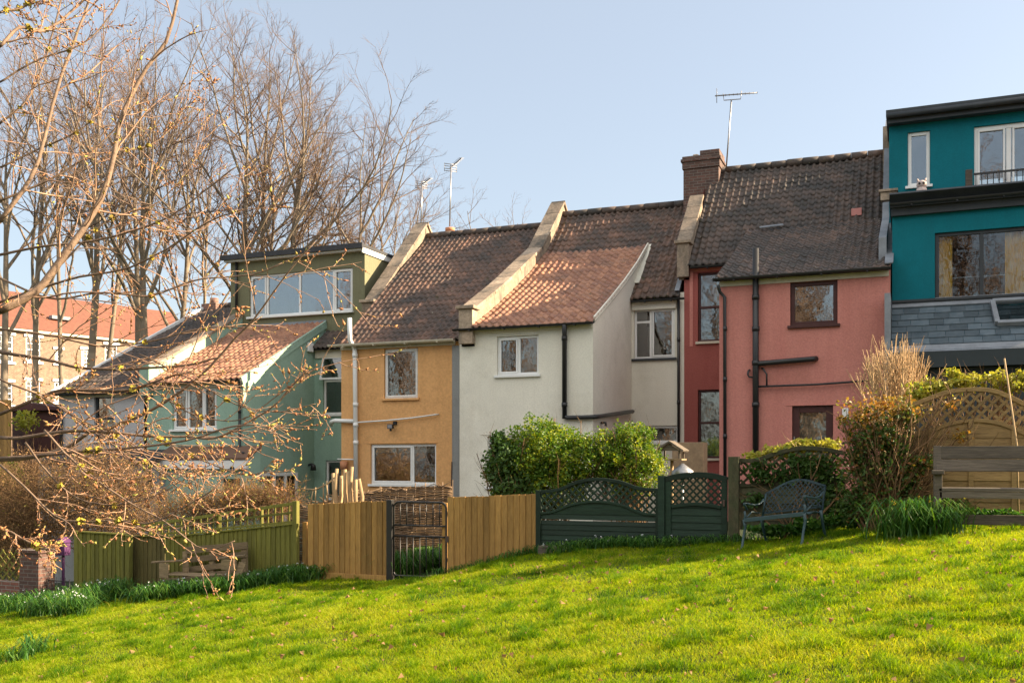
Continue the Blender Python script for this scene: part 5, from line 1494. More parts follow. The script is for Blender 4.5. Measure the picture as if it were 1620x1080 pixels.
# ---- lit fence and dark shed wall far left behind the hedge
Yl = 24.0
m = MB(); a, b = PX(-40, Yl), PX(17, Yl)
n = 10
for i in range(n): xx = a + (b - a) * i / n; m.box(xx, xx + (b - a) / n - .01, Yl + random.uniform(0, .02), Yl + .04, gz(a, Yl) - .3, PZ(8, 632, Yl))
o = m.build("closeboard_fence", M['new_wood'], None, .004); props(o, "golden wooden fence panel at the far left edge, beyond the brown hedge", "fence", FG)
m = MB(); a, b = PX(19, Yl + 1), PX(93, Yl + 1); m.box(a, b, Yl + 1, Yl + 3, gz(a, Yl) - .5, PZ(55, 650, Yl + 1)); m.prism_y([(a - .2, PZ(55, 650, Yl + 1) + .003), (b + .1, PZ(55, 650, Yl + 1) + .003), (b + .1, PZ(55, 645, Yl + 1)), ((a + b) / 2, PZ(55, 637, Yl + 1)), (a - .2, PZ(55, 645, Yl + 1))], Yl + .8, Yl + 3.2); o = m.build("garden_shed", M['brown_wood'], None, .01); props(o, "dark brown garden shed left of the lilac house", "shed")

# ---- bird table and planter by the white house
v = P(1063, 728, 17.5)
t = thing("bird_table", "small wooden bird table with pitched roof beside the round bush", "bird table", (v.x, 17.5, gz(v.x, 17.5)))
m = MB(); m.tube([(v.x, 17.5, gz(v.x, 17.5) - .05), (v.x, 17.5, v.z)], .03, 8); m.build("post", M['pale_branch'], t)
m = MB(); m.box(v.x - .22, v.x + .22, 17.3, 17.7, v.z, v.z + .03); m.build("tray", M['pallet_wood'], t, .004)
m = MB(); zr = PZ(1063, 712, 17.5)
m.prism_y([(v.x - .26, zr), (v.x, zr + .17), (v.x + .26, zr), (v.x + .24, zr - .03), (v.x, zr + .13), (v.x - .24, zr - .03)], 17.26, 17.74); m.prism_y([(v.x - .18, zr - .01), (v.x + .18, zr - .01), (v.x, zr + .11)], 17.3, 17.32)
for dx in (-.17, .17):
    for dy in (17.33, 17.67): m.box(v.x + dx - .015, v.x + dx + .015, dy - .015, dy + .015, v.z + .03, zr)
m.build("roof", M['grey_wood'], t, .004)
m = MB(); v = P(1080, 760, 17.2); m.tube([(v.x, 17.2, v.z + .02), (v.x, 17.2, v.z + .17), (v.x, 17.2, v.z + .3)], [.2, .19, .02], 14); m.tube([(v.x, 17.2, gz(v.x, 17.2)), (v.x, 17.2, v.z + .1)], .02, 6); o = m.build("bird_feeder", M['galv']); props(o, "domed wire bird feeder on a thin pole beside the bird table", "bird feeder")
v = P(1075, 712, 19.0)
t = thing("planter", "brown woven planter against the wall between white and pink houses", "planter", (v.x, 19, gz(v.x, 19)))
m = MB(); m.box(v.x - .1, v.x + .5, 18.8, 19.2, gz(v.x, 19) - .05, v.z + .15); m.build("screen", M['willow'], t, .01)

# ---- garden path behind the metal gate
m = MB(); pa = [(PX(655, 14.6), 14.6), (PX(706, 14.6), 14.6), (-6.0, 18.5), (-6.9, 18.5)]
n = 26; rs = random.Random(9)
for i in range(n):
    f0, f1 = i / n, (i + 1) / n - .004
    for k in range(3):
        a, b = k / 3, (k + 1) / 3 - .02
        def pp(u, f):
            l = Vector((pa[0][0] + (pa[3][0] - pa[0][0]) * f, pa[0][1] + (pa[3][1] - pa[0][1]) * f, 0)); r_ = Vector((pa[1][0] + (pa[2][0] - pa[1][0]) * f, pa[1][1] + (pa[2][1] - pa[1][1]) * f, 0))
            q = l + (r_ - l) * u; return (q.x, q.y, gz(q.x, q.y) + .012)
        dz = rs.uniform(0, .008); qs = [pp(a, f0), pp(b, f0), pp(b, f1), pp(a, f1)]; m.add([(x, y, z + dz) for x, y, z in qs] + [(x, y, z - .05) for x, y, z in qs], [(0, 1, 2, 3), (0, 4, 5, 1), (1, 5, 6, 2), (2, 6, 7, 3), (3, 7, 4, 0)], 0, False, rs.random())
o = m.build("garden_path", M['path_stone']); props(o, kind="structure")

# ================================================================== plant helpers
def unit(a):
    return a / np.maximum(np.linalg.norm(a, axis=-1, keepdims=True), 1e-9)

def tubes_np(p0, p1, r0, r1, k):
    d = unit(p1 - p0)
    up = np.where(np.abs(d[:, 2:3]) > 0.9, np.array([[1.0, 0, 0]]), np.array([[0, 0, 1.0]]))
    a = unit(np.cross(d, up)); b = np.cross(d, a)
    an = np.arange(k) * 2 * np.pi / k
    ring = a[:, None, :] * np.cos(an)[None, :, None] + b[:, None, :] * np.sin(an)[None, :, None]
    V = np.concatenate([p0[:, None] + ring * r0[:, None, None], p1[:, None] + ring * r1[:, None, None]], 1).reshape(-1, 3)
    i = np.arange(k); f = np.stack([i, (i + 1) % k, (i + 1) % k + k, i + k], 1)
    F = (np.arange(len(p0))[:, None, None] * 2 * k + f[None]).reshape(-1, 4)
    return V, F

def grow(Pp, D, L, Rr, nseg, wob, trop, taper=0.7):
    nodes = [Pp]; dirs = [unit(D)]; rad = [Rr]
    d = unit(D); p = Pp
    for i in range(nseg):
        d = unit(d + RNG.normal(0, wob, d.shape) + np.array([0, 0, trop]))
        p = p + d * (L / nseg)[:, None]
        nodes.append(p); dirs.append(d); rad.append(Rr * (1 - taper * (i + 1) / nseg))
    return np.array(nodes), np.array(dirs), np.array(rad)

def segs(G):
    n, d, r = G
    return n[:-1].reshape(-1, 3), n[1:].reshape(-1, 3), r[:-1].ravel(), r[1:].ravel()

def spawn(G, L, m, t0, t1, ang, asd, ratio, rr, tl=0.6):
    """m children along every branch"""
    nodes, dirs, rad = G
    ns, n = nodes.shape[0] - 1, nodes.shape[1]
    t = t0 + (t1 - t0) * (np.arange(m)[None, :] + RNG.random((n, m))) / m
    f = np.clip(t * ns, 0, ns - 1e-4); i = f.astype(int); u = (f - i)[..., None]
    b = np.arange(n)[:, None]
    p = nodes[i, b] * (1 - u) + nodes[i + 1, b] * u
    d = dirs[i + 1, b]; r = rad[i, b]
    a = RNG.normal(ang, asd, (n, m))[..., None]
    q = unit(np.cross(d, RNG.normal(0, 1, d.shape)))
    nd_ = unit(d * np.cos(a) + q * np.sin(a))
    l = L[:, None] * ratio * (1 - tl * t) * RNG.uniform(0.65, 1.25, (n, m))
    return p.reshape(-1, 3), nd_.reshape(-1, 3), l.ravel(), (r * rr).ravel()

def chain_mesh(groups):
    Vs, Fs, b = [], [], 0; rn = []
    for (p0, p1, r0, r1), k in groups:
        V, F = tubes_np(p0, p1, r0, r1, k)
        Vs.append(V); Fs.append(F + b); b += len(V)
        rn.append(np.repeat(RNG.random(len(p0)), k))
    return np.vstack(Vs), np.vstack(Fs), np.concatenate(rn)

def bare_tree_mesh(base, top, r0, m=(11, 6, 5, 4), start=0.33, spread=0.55, limb=0.42):
    base = np.array(base, float); top = np.array(top, float)
    Ht = np.linalg.norm(top - base)
    ns = 14
    t = np.linspace(0, 1, ns + 1)[:, None]
    ax = base + (top - base) * np.where(t < .5, t * .9, t * 1.1 - .1 + 0 * t) if False else base + (top - base) * t
    bend = np.stack([np.sin(t[:, 0] * 5 + RNG.uniform(0, 6)), np.sin(t[:, 0] * 4 + RNG.uniform(0, 6)), 0 * t[:, 0]], 1) * 0.012 * Ht
    bend -= bend[0]
    nodes = (ax + bend * t)[:, None, :]
    dirs = unit(np.concatenate([nodes[1:2] - nodes[0:1], nodes[1:] - nodes[:-1]], 0))
    rad = (r0 * (1 - 0.9 * t ** 0.9))[:, 0][:, None]
    G0 = (nodes, dirs, rad)
    L0 = np.array([Ht])
    p, d, l, r = spawn(G0, L0, m[0], start, 0.96, spread, 0.14, limb, 0.55, 0.74)
    d = unit(d + np.array([0, 0, 0.12]))
    G1 = grow(p, d, l, np.maximum(r, .03), 8, 0.07, 0.07)
    p, d, l, r = spawn(G1, l, m[1], 0.2, 1.0, 0.55, 0.18, 0.52, 0.6, 0.5)
    G2 = grow(p, d, l, np.maximum(r, .016), 6, 0.10, 0.06)
    p, d, l, r = spawn(G2, l, m[2], 0.2, 1.0, 0.55, 0.2, 0.55, 0.6, 0.4)
    G3 = grow(p, d, l, np.clip(r, .007, .022), 4, 0.12, 0.05)
    p, d, l, r = spawn(G3, l, m[3], 0.2, 1.0, 0.5, 0.2, 0.6, 0.7, 0.4)
    G4 = grow(p, d, l, np.clip(r, .0045, .008), 3, 0.12, 0.04)
    return G0, G1, G2, G3, G4

def spreading_tree_mesh(base, top, r0, m=(9, 7, 6, 5), fork=.5, width=1.0):
    """trunk that breaks into ascending limbs and ends in a rounded head"""
    base = np.array(base, float); top = np.array(top, float)
    Ht = np.linalg.norm(top - base); ns = 10
    t = np.linspace(0, 1, ns + 1)[:, None]
    ft = .72
    ax = base + (top - base) * t * ft
    bend = np.stack([np.sin(t[:, 0] * 4 + RNG.uniform(0, 6)), np.sin(t[:, 0] * 3 + RNG.uniform(0, 6)), 0 * t[:, 0]], 1) * 0.014 * Ht
    bend -= bend[0]
    nodes = (ax + bend * t)[:, None, :]
    dirs = unit(np.concatenate([nodes[1:2] - nodes[0:1], nodes[1:] - nodes[:-1]], 0))
    rad = (r0 * (1 - 0.66 * t ** 1.2))[:, 0][:, None]
    G0 = (nodes, dirs, rad)
    p, d, l, r = spawn(G0, np.array([Ht]), m[0], fork, 1.0, .60 * width, .14, .50, .66, .42)
    G1 = grow(p, d, l, np.maximum(r, .07), 9, .085, .038, .8)
    e = G0[0][-1]; n1 = 3
    p, d, l, r = np.repeat(e, n1, 0), unit(np.repeat(G0[1][-1], n1, 0) + RNG.normal(0, .22, (n1, 3))), RNG.uniform(.2, .29, n1) * Ht, np.repeat(G0[2][-1] * .8, n1)
    Gt = grow(p, d, l, r, 9, .06, .05, .8)
    G1 = tuple(np.concatenate([a, b], 1) for a, b in zip(G1, Gt)); L1 = np.linalg.norm(np.diff(G1[0], axis=0), axis=2).sum(0)
    p, d, l, r = spawn(G1, L1, m[1], .25, 1.0, .66, .2, .50, .6, .45)
    G2 = grow(p, d, l, np.clip(r, .018, .06), 6, .10, .022, .7)
    p, d, l, r = spawn(G2, l, m[2], .35, 1.0, .62, .2, .52, .6, .4)
    G3 = grow(p, d, l, np.clip(r, .0075, .022), 4, .12, .03)
    p, d, l, r = spawn(G3, l, m[3], .2, 1.0, .5, .2, .6, .7, .4)
    G4 = grow(p, d, l, np.clip(r, .0045, .008), 3, .12, .04)
    return G0, G1, G2, G3, G4

def bare_tree(name, label, base, top, r0, group=None, **kw):
    t = thing(name, label, "tree", tuple(base), group)
    G0, G1, G2, G3, G4 = spreading_tree_mesh(base, top, r0, **kw)
    V, F, rn = chain_mesh([(segs(G0), 9), (segs(G1), 6)])
    npmesh("trunk", V, F, M['bark_far'], t, rn, True)
    V, F, rn = chain_mesh([(segs(G2), 4), (segs(G3), 3), (segs(G4), 3)])
    npmesh("crown", V, F, M['twig_far'], t, rn, True)
    return t

# ================================================================== tall bare trees behind the houses
TG = "tall bare trees behind the houses"
for (bp, tp, ty, Z, r0, lab) in (
    (8, -10, 60, 46, .30, "tall bare tree cut by the left edge of the picture"),
    (60, 52, 32, 52, .30, "tall bare tree before the left end of the brick building"),
    (100, 92, 70, 58, .26, "thinner bare tree between two brick building windows"),
    (134, 128, 30, 47, .34, "stout bare tree in front of the middle of the brick building"),
    (156, 176, 95, 54, .24, "slender bare tree just right of the stout trunk before the brick building"),
    (214, 215, 22, 50, .30, "tall bare tree at the right end of the brick building"),
    (240, 236, 75, 47, .34, "thick trunked bare tree above the lilac house roof verge"),
    (260, 286, 110, 52, .30, "straight bare tree right beside the thick trunk above the lilac house roof"),
    (323, 330, 170, 56, .22, "thin bare tree rising over the lilac house ridge"),
    (377, 362, 60, 47, .33, "bare tree rising at the left corner of the green dormer roof"),
    (420, 428, 62, 50, .34, "upright bare tree behind the middle of the green dormer roof"),
    (446, 490, 105, 47, .36, "large bare tree leaning right behind the green dormer roof"),
    (510, 585, 190, 47, .26, "spreading bare tree behind the right end of the green dormer"),
    (540, 655, 275, 51, .24, "low leaning bare tree behind the stone parapet of the orange house"),
):
    a = PD(bp, 500, Z); g = gz(a.x, a.y); b = PD(tp, ty, Z)
    ht = b.z - g
    bare_tree("bare_tree", lab, (a.x, a.y, g), b, r0 * .72, TG, fork=.55 if bp < 370 else .46, width=.78 if bp < 370 else 1.05,
              m=(8, 7, 6, 5) if bp < 300 else (11, 8, 7, 6))
for (px, ty, Z, lab) in ((806, 338, 62, "tip of a distant bare tree showing above the orange roof ridge"), (838, 346, 66, "second smaller distant bare treetop just left of the stone coping of the white house")):
    a = PD(px, 500, Z); b = PD(px, ty, Z)
    bare_tree("bare_tree", lab, (a.x, a.y, gz(a.x, a.y)), b, .18, "distant treetops over the ridge", m=(8, 6, 5, 4))

# ================================================================== foreground tree with buds
def smooth_path(pts, n):
    p = np.array(pts, float); k = len(p)
    pp = np.vstack([2 * p[0] - p[1], p, 2 * p[-1] - p[-2]])
    out = []
    for t in np.linspace(0, k - 1 - 1e-6, n + 1):
        i = int(t); u = t - i; a, b, c, d = pp[i:i + 4]
        out.append(0.5 * ((2 * b) + (-a + c) * u + (2 * a - 5 * b + 4 * c - d) * u * u + (-a + 3 * b - 3 * c + d) * u ** 3))
    return np.array(out)

def near_tree():
    tb = PD(-420, 730, 4.9)
    g = gz(tb.x, tb.y)
    t = thing("budding_tree", "budding tree reaching in from the left with lichen and sunlit drooping twigs", "tree", (tb.x, tb.y, g))
    fork = np.array([tb.x + .05, tb.y, 1.75])
    trunk = smooth_path([(tb.x, tb.y, g - .1), (tb.x + .03, tb.y - .02, .6), tuple(fork), (tb.x - .05, tb.y + .1, 3.2), (tb.x + .1, tb.y + .2, 5.2)], 16)
    mb = MB(); mb.tube([tuple(p) for p in trunk], [.17 * (1 - .75 * i / 16) + .02 for i in range(17)], 12)
    limbs = [
        ([(0, 490), (30, 477), (57, 460), (83, 427), (117, 380), (137, 350), (160, 310), (180, 240), (187, 193), (205, 150), (230, 103), (260, 63), (277, 0), (285, -60)], 4.3, 4.7, .036, .007),
        ([(0, 350), (50, 277), (72, 207), (93, 127), (117, 60), (137, 7), (145, -50)], 4.7, 5.1, .022, .006),
        ([(0, 73), (30, 45), (70, 48), (110, 22), (150, -20)], 4.0, 4.3, .014, .005),
        ([(0, 557), (67, 567), (117, 580), (180, 584), (233, 582), (300, 578), (350, 566)], 4.5, 4.0, .017, .004),
        ([(0, 727), (60, 722), (111, 705), (137, 684), (163, 679), (190, 668), (233, 650), (287, 617), (333, 577), (373, 530), (400, 503), (433, 460), (470, 412), (500, 380)], 4.2, 3.8, .019, .003),
        ([(0, 692), (37, 692), (92, 682), (140, 680), (180, 682), (233, 687), (300, 688), (333, 690), (367, 680), (433, 643), (470, 605), (493, 580)], 3.9, 3.5, .014, .003),
        ([(0, 725), (60, 718), (130, 712), (185, 708), (240, 702), (300, 692), (350, 675), (400, 668)], 3.7, 3.4, .013, .003),
        ([(0, 403), (67, 391), (140, 385), (200, 372), (270, 345), (330, 300), (372, 270)], 4.8, 4.6, .013, .003),
        ([(0, 655), (40, 638), (89, 618), (124, 617), (191, 617), (222, 609), (267, 595), (305, 586)], 4.1, 3.9, .014, .004),
        ([(0, 735), (50, 780), (90, 818), (130, 827), (185, 825), (240, 828), (300, 800), (350, 770)], 3.4, 3.2, .008, .002),
        ([(40, 700), (75, 745), (115, 785), (165, 800), (220, 795), (270, 775)], 3.6, 3.5, .008, .002),
        ([(70, 680), (110, 725), (160, 765), (200, 795), (260, 830), (300, 860), (330, 872), (375, 858)], 3.5, 3.3, .008, .002),
        ([(0, 833), (30, 850), (60, 867), (90, 872)], 3.2, 3.1, .007, .003),
        ([(90, 640), (130, 670), (175, 700), (235, 735), (290, 780), (330, 812)], 3.9, 3.7, .007, .002),
        ([(0, 318), (100, 272), (170, 215), (215, 160)], 5.0, 5.2, .013, .004),
        ([(0, 195), (40, 160), (70, 100), (90, 30), (100, -30)], 5.0, 5.2, .012, .004),
        ([(0, 265), (60, 235), (140, 190), (160, 100), (164, 10)], 5.3, 5.4, .011, .003),
        ([(0, 478), (110, 442), (200, 425), (260, 395), (330, 350), (385, 330)], 4.6, 4.4, .012, .003),
        ([(0, 440), (80, 470), (160, 460), (240, 465), (310, 440), (400, 432), (450, 415)], 4.4, 4.2, .010, .003),
        ([(0, 600), (60, 625), (120, 660), (200, 700), (250, 745), (300, 770)], 3.8, 3.7, .009, .002),
        ([(0, 520), (80, 530), (160, 548), (240, 540), (320, 520), (400, 520)], 4.5, 4.3, .010, .003),
        ([(220, 560), (300, 600), (370, 640), (440, 655), (500, 640)], 4.0, 3.8, .006, .002),
        ([(233, 687), (300, 720), (360, 745), (395, 752), (430, 745)], 3.7, 3.5, .006, .002),
        ([(180, 582), (250, 620), (310, 655), (380, 660), (440, 620), (485, 590)], 4.1, 3.9, .006, .002),
        ([(0, 20), (40, 10), (80, -20)], 4.2, 4.3, .010, .005),
        ([(0, 130), (60, 95), (130, 70), (180, 20), (200, -20)], 4.6, 4.8, .009, .003),
        ([(90, 425), (170, 350), (250, 320), (310, 250), (330, 180)], 4.6, 4.8, .009, .002),
        ([(180, 240), (240, 230), (290, 175), (305, 100)], 4.6, 4.9, .008, .002),
    ]
    N1, D1, R1, LL = [], [], [], []
    NS = 26
    limbs = [(p_, a_, b_, r_ * (.58 if k_ == 0 else .52), s_ * .9) for k_, (p_, a_, b_, r_, s_) in enumerate(limbs)]
    for pts, za, zb, ra, rb in limbs:
        k = len(pts)
        w = [np.array(PD(a, b, za + (zb - za) * i / (k - 1))) for i, (a, b) in enumerate(pts)]
        if pts[0][0] <= 0:
            # bring the limb in from the trunk
            h = np.clip(w[0][2], .9, 4.5); ta = np.clip(h * .8 + .2 + random.uniform(-.3, .3), .75, 4.9); tj = np.array([np.interp(ta, trunk[:, 2], trunk[:, q_]) for q_ in range(3)])
            mid = (w[0] + tj) / 2 + np.array([0, 0, .08])
            pre = smooth_path([tuple(tj), tuple(mid), tuple(w[0])], 6)
            mb.tube([tuple(p) for p in pre], [max(ra * 1.25, .012)] * 4 + [ra * 1.15, ra * 1.08, ra], 7, r=random.random())
        q = smooth_path(w, NS)
        L = np.linalg.norm(np.diff(q, axis=0), axis=1).sum()
        wob = RNG.normal(0, .0035, q.shape); wob[0] = 0; q = q + np.cumsum(wob, 0) * .35
        rad = ra + (rb - ra) * np.linspace(0, 1, NS + 1) ** .8
        mb.tube([tuple(p) for p in q], rad.tolist(), 7, r=random.random())
        N1.append(q); D1.append(unit(np.vstack([q[1:2] - q[0:1], np.diff(q, axis=0)]))); R1.append(rad); LL.append(L)
    mb.build("trunk", M['bark_near'], t)
    G = (np.stack(N1, 1), np.stack(D1, 1), np.stack(R1, 1))
    LL = np.array(LL)
    mloop = 9
    p, d, l, r = spawn(G, np.full(len(LL), 1.0), mloop, .05, 1.0, .75, .25, .62, .6, .45)
    l = l * np.repeat(np.clip(LL / 1.8, .12, 1.0), mloop)
    d = unit(d + np.array([.18, 0, -.05]))
    Ga = grow(p, d, l, np.clip(r, .0018, .0045), 7, .10, -.01, .6)
    p, d, l2, r = spawn(Ga, l, 4, .15, 1.0, .7, .25, .5, .75, .4)
    Gb = grow(p, d, np.maximum(l2, .05), np.clip(r, .0016, .003), 5, .12, .03, .5)
    V, F, rn = chain_mesh([(segs(Ga), 4), (segs(Gb), 3)])
    cr = npmesh("crown", V, F, M['twig_near'], t, rn, True)
    # buds and first leaves sit on the twigs
    pts = np.vstack([Ga[0][1:].reshape(-1, 3), Gb[0][1:].reshape(-1, 3), (Gb[0][1:-1].reshape(-1, 3) + Gb[0][2:].reshape(-1, 3)) / 2, G[0][6:].reshape(-1, 3)])
    dr = np.vstack([Ga[1][1:].reshape(-1, 3), Gb[1][1:].reshape(-1, 3), Gb[1][2:].reshape(-1, 3), G[1][6:].reshape(-1, 3)])
    keep = RNG.random(len(pts)) < .62
    pts, dr = pts[keep], dr[keep]; n = len(pts)
    q = unit(dr * .8 + RNG.normal(0, .6, dr.shape)); s = (RNG.uniform(.0025, .0056, n) * np.where(RNG.random(n) < .2, 1.9, 1))[:, None]; ln = s * RNG.uniform(.8, 1.7, (n, 1))
    a = unit(np.cross(q, RNG.normal(0, 1, q.shape))); b = np.cross(q, a)
    c0 = pts + q * ln * .6
    V = np.stack([pts, c0 + a * s * .6, c0 + b * s * .6, c0 - a * s * .6, c0 - b * s * .6, pts + q * ln * 2.0], 1).reshape(-1, 3)
    f = np.array([(0, 2, 1), (0, 3, 2), (0, 4, 3), (0, 1, 4), (5, 1, 2), (5, 2, 3), (5, 3, 4), (5, 4, 1)])
    F = (np.arange(n)[:, None, None] * 6 + f[None]).reshape(-1, 3)
    o = npmesh("buds", V, F, M['bud'], t, np.repeat(RNG.random(n), 8), True); o["kind"] = "stuff"
    # lichen tufts on the older wood
    ii = RNG.integers(0, len(LL), 60); kk = RNG.integers(2, 18, 60)
    c = G[0][kk, ii]; Vs, Fs, b0 = [], [], 0
    for j in range(60):
        m = RNG.integers(8, 26); rr = G[2][kk[j], ii[j]] + .004
        cc = c[j] + unit(RNG.normal(0, 1, (m, 3))) * rr * RNG.uniform(.7, 1.6, (m, 1))
        n1 = unit(RNG.normal(0, 1, (m, 3))); a = unit(np.cross(n1, RNG.normal(0, 1, (m, 3)))); b = np.cross(n1, a); s = RNG.uniform(.004, .010, (m, 1))
        V = np.stack([cc + a * s, cc + b * s, cc - a * s, cc - b * s], 1).reshape(-1, 3); Vs.append(V)
        Fs.append(np.arange(m * 4).reshape(-1, 4) + b0); b0 += m * 4
    o = npmesh("lichen", np.vstack(Vs), np.vstack(Fs), M['lichen'], t, RNG.random(len(np.vstack(Fs)))); o["kind"] = "stuff"

near_tree()

# ================================================================== leaves, bushes, flowers
def leaf_quads(c, nrm, size, aspect=1.6, curl=.25):
    n = len(c)
    a = unit(np.cross(nrm, RNG.normal(0, 1, (n, 3)))); b = np.cross(nrm, a)
    s = size[:, None]
    V = np.stack([c - a * s * aspect / 2, c + b * s / 2 + nrm * s * curl * .4, c + a * s * aspect / 2 - nrm * s * curl, c - b * s / 2 + nrm * s * curl * .4], 1).reshape(-1, 3)
    return V, np.arange(4 * n).reshape(-1, 4)

def ell_points(ells, n, shell=.55, lump=.22):
    vol = np.array([e[1][0] * e[1][1] * e[1][2] for e in ells]) ** .75; pr = vol / vol.sum()
    k = RNG.choice(len(ells), n, p=pr)
    C = np.array([e[0] for e in ells])[k]; Rd = np.array([e[1] for e in ells])[k]
    d = unit(RNG.normal(0, 1, (n, 3)))
    f = shell + (1 - shell) * RNG.random(n) ** .55
    ph = 1 + lump * (np.sin(d[:, 0] * 5.3 + k * 2.1) * np.sin(d[:, 2] * 4.7 + k) + .7 * np.sin(d[:, 1] * 9 + d[:, 0] * 8 + k)) * .6
    p = C + d * Rd * (f * ph)[:, None]
    return p, d

def bush(name, label, cat, ells, n, size, mat, base, shell=.5, stems=30, smat='twig_brown', group=None, lump=.25, out=.5, young=0.0):
    t = thing(name, label, cat, (base[0], base[1], gz(base[0], base[1])), group)
    p, d = ell_points(ells, n, shell, lump)
    # clumpy gaps
    w = np.sin(p[:, 0] * 7 + 1.3) * np.sin(p[:, 1] * 6 + .4) * np.sin(p[:, 2] * 8 + 2)
    keep = RNG.random(n) < .62 + .5 * w
    p, d, w = p[keep], d[keep], w[keep]
    g = ground_np(p[:, 0], p[:, 1]); ok = p[:, 2] > g + .02; p, d, w = p[ok], d[ok], w[ok]
    nr = unit(d * out + RNG.normal(0, .6, d.shape) + np.array([0, 0, .25]))
    V, F = leaf_quads(p, nr, RNG.uniform(.65, 1.3, len(p)) * size)
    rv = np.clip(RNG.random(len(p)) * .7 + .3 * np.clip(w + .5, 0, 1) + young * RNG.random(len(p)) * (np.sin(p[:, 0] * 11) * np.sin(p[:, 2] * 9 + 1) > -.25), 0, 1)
    npmesh("foliage", V, F, M[mat], t, rv)
    if stems:
        k = RNG.integers(0, len(ells), stems)
        P0 = np.stack([base[0] + RNG.normal(0, .12, stems), base[1] + RNG.normal(0, .1, stems), np.full(stems, gz(base[0], base[1]) - .03)], 1)
        tgt = np.array([e[0] for e in ells])[k] + unit(RNG.normal(0, 1, (stems, 3))) * np.array([e[1] for e in ells])[k] * RNG.uniform(.6, 1.15, (stems, 1))
        L = np.linalg.norm(tgt - P0, axis=1)
        G1 = grow(P0, unit(tgt - P0), L, np.full(stems, .014), 7, .07, .02, .6)
        p2, d2, l2, r2 = spawn(G1, L, 7, .3, 1, .6, .2, .4, .6)
        G2 = grow(p2, d2, l2, np.maximum(r2, .003), 4, .1, .03)
        V, F, rn = chain_mesh([(segs(G1), 5), (segs(G2), 3)])
        npmesh("stem", V, F, M[smat], t, rn, True)
    return t

def E_(px, py, Y, rx, rz, ry=None):
    """ellipsoid centred at a pixel on the plane y=Y, radii given in pixels there"""
    c = P(px, py, Y); s = c.y / ray(px, py).y / FPX
    return (tuple(c), (rx * s, (ry or rx) * s, rz * s))

YBH = 16.3
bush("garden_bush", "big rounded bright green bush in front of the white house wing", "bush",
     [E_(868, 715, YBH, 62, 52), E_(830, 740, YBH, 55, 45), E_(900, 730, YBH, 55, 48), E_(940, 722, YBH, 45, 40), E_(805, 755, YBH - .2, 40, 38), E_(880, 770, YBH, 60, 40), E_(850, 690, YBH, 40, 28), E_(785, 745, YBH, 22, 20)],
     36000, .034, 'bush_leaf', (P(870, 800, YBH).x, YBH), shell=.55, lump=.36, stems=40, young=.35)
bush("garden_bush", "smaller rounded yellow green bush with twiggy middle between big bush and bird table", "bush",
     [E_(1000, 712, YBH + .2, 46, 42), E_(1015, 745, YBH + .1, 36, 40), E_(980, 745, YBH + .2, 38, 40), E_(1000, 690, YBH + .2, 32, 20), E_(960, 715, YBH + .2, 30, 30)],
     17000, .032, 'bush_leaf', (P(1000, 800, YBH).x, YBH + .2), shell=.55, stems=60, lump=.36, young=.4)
bush("evergreen_shrub", "dark leaved shrub left of the big bright bush under the white house window", "shrub",
     [E_(800, 735, YBH - .5, 34, 42), E_(815, 775, YBH - .5, 40, 28), E_(790, 700, YBH - .4, 16, 22)], 4200, .05, 'dark_leaf', (P(810, 800, YBH - .5).x, YBH - .5), shell=.3, stems=35)
# rose bush with red young leaves
YR2 = 13.9
bush("rose_bush", "tall rose bush with reddish young leaves leaning over the tan fence", "bush",
     [E_(1385, 690, YR2, 40, 42), E_(1395, 745, YR2, 46, 42), E_(1365, 785, YR2, 40, 32), E_(1418, 700, YR2, 28, 34), E_(1440, 770, YR2, 22, 40), E_(1355, 725, YR2, 26, 30), E_(1430, 660, YR2, 22, 22), E_(1460, 730, YR2, 26, 16), E_(1345, 800, YR2, 30, 22)],
     9500, .036, 'rose_leaf', (P(1395, 820, YR2).x, YR2), shell=.02, stems=46, lump=.7)
bush("rose_shoots", "orange red young shoots at the top of the rose bush", "bush",
     [E_(1395, 645, YR2, 46, 24), E_(1365, 662, YR2, 30, 24), E_(1432, 650, YR2 + .1, 30, 22), E_(1345, 688, YR2, 14, 22), E_(1330, 665, YR2, 8, 14), E_(1500, 640, YR2 + .2, 16, 10), E_(1520, 690, YR2 + .2, 18, 10)],
     1900, .036, 'red_leaf', (P(1395, 700, YR2).x, YR2), shell=.02, stems=40, lump=.8)
bush("climbing_plant", "yellow green climber spilling along the top of the tan arched fence", "climber",
     [E_(1480, 614, 14.75, 36, 14), E_(1530, 602, 14.75, 30, 12), E_(1575, 598, 14.75, 26, 14), E_(1600, 608, 14.75, 35, 16), E_(1640, 600, 14.75, 30, 26), E_(1455, 628, 14.6, 22, 22), E_(1510, 590, 14.75, 12, 10)],
     4600, .042, 'yellow_leaf', (P(1540, 700, 14.75).x, 14.75), shell=.05, stems=40, lump=.7)
bush("bamboo", "strip of sunlit bamboo leaves along the top of the weathered trellis panel", "bamboo",
     [E_(1200, 722, 14.75, 25, 10), E_(1235, 714, 14.75, 30, 11), E_(1270, 705, 14.75, 32, 11), E_(1305, 705, 14.75, 28, 11)], 2200, .05, 'yellow_leaf', (P(1260, 760, 14.75).x, 14.75), shell=.2, stems=14, smat='twig_pale')
bush("ivy", "dark green leaves hanging through the weathered trellis panel", "climber",
     [E_(1215, 748, 14.42, 38, 22, 5), E_(1270, 740, 14.42, 45, 26, 5), E_(1315, 745, 14.42, 35, 28, 5), E_(1190, 790, 14.42, 20, 14, 4), E_(1320, 790, 14.4, 35, 26, 6)], 2200, .05, 'dark_leaf', (P(1260, 800, 14.4).x, 14.4), shell=.1, stems=10)
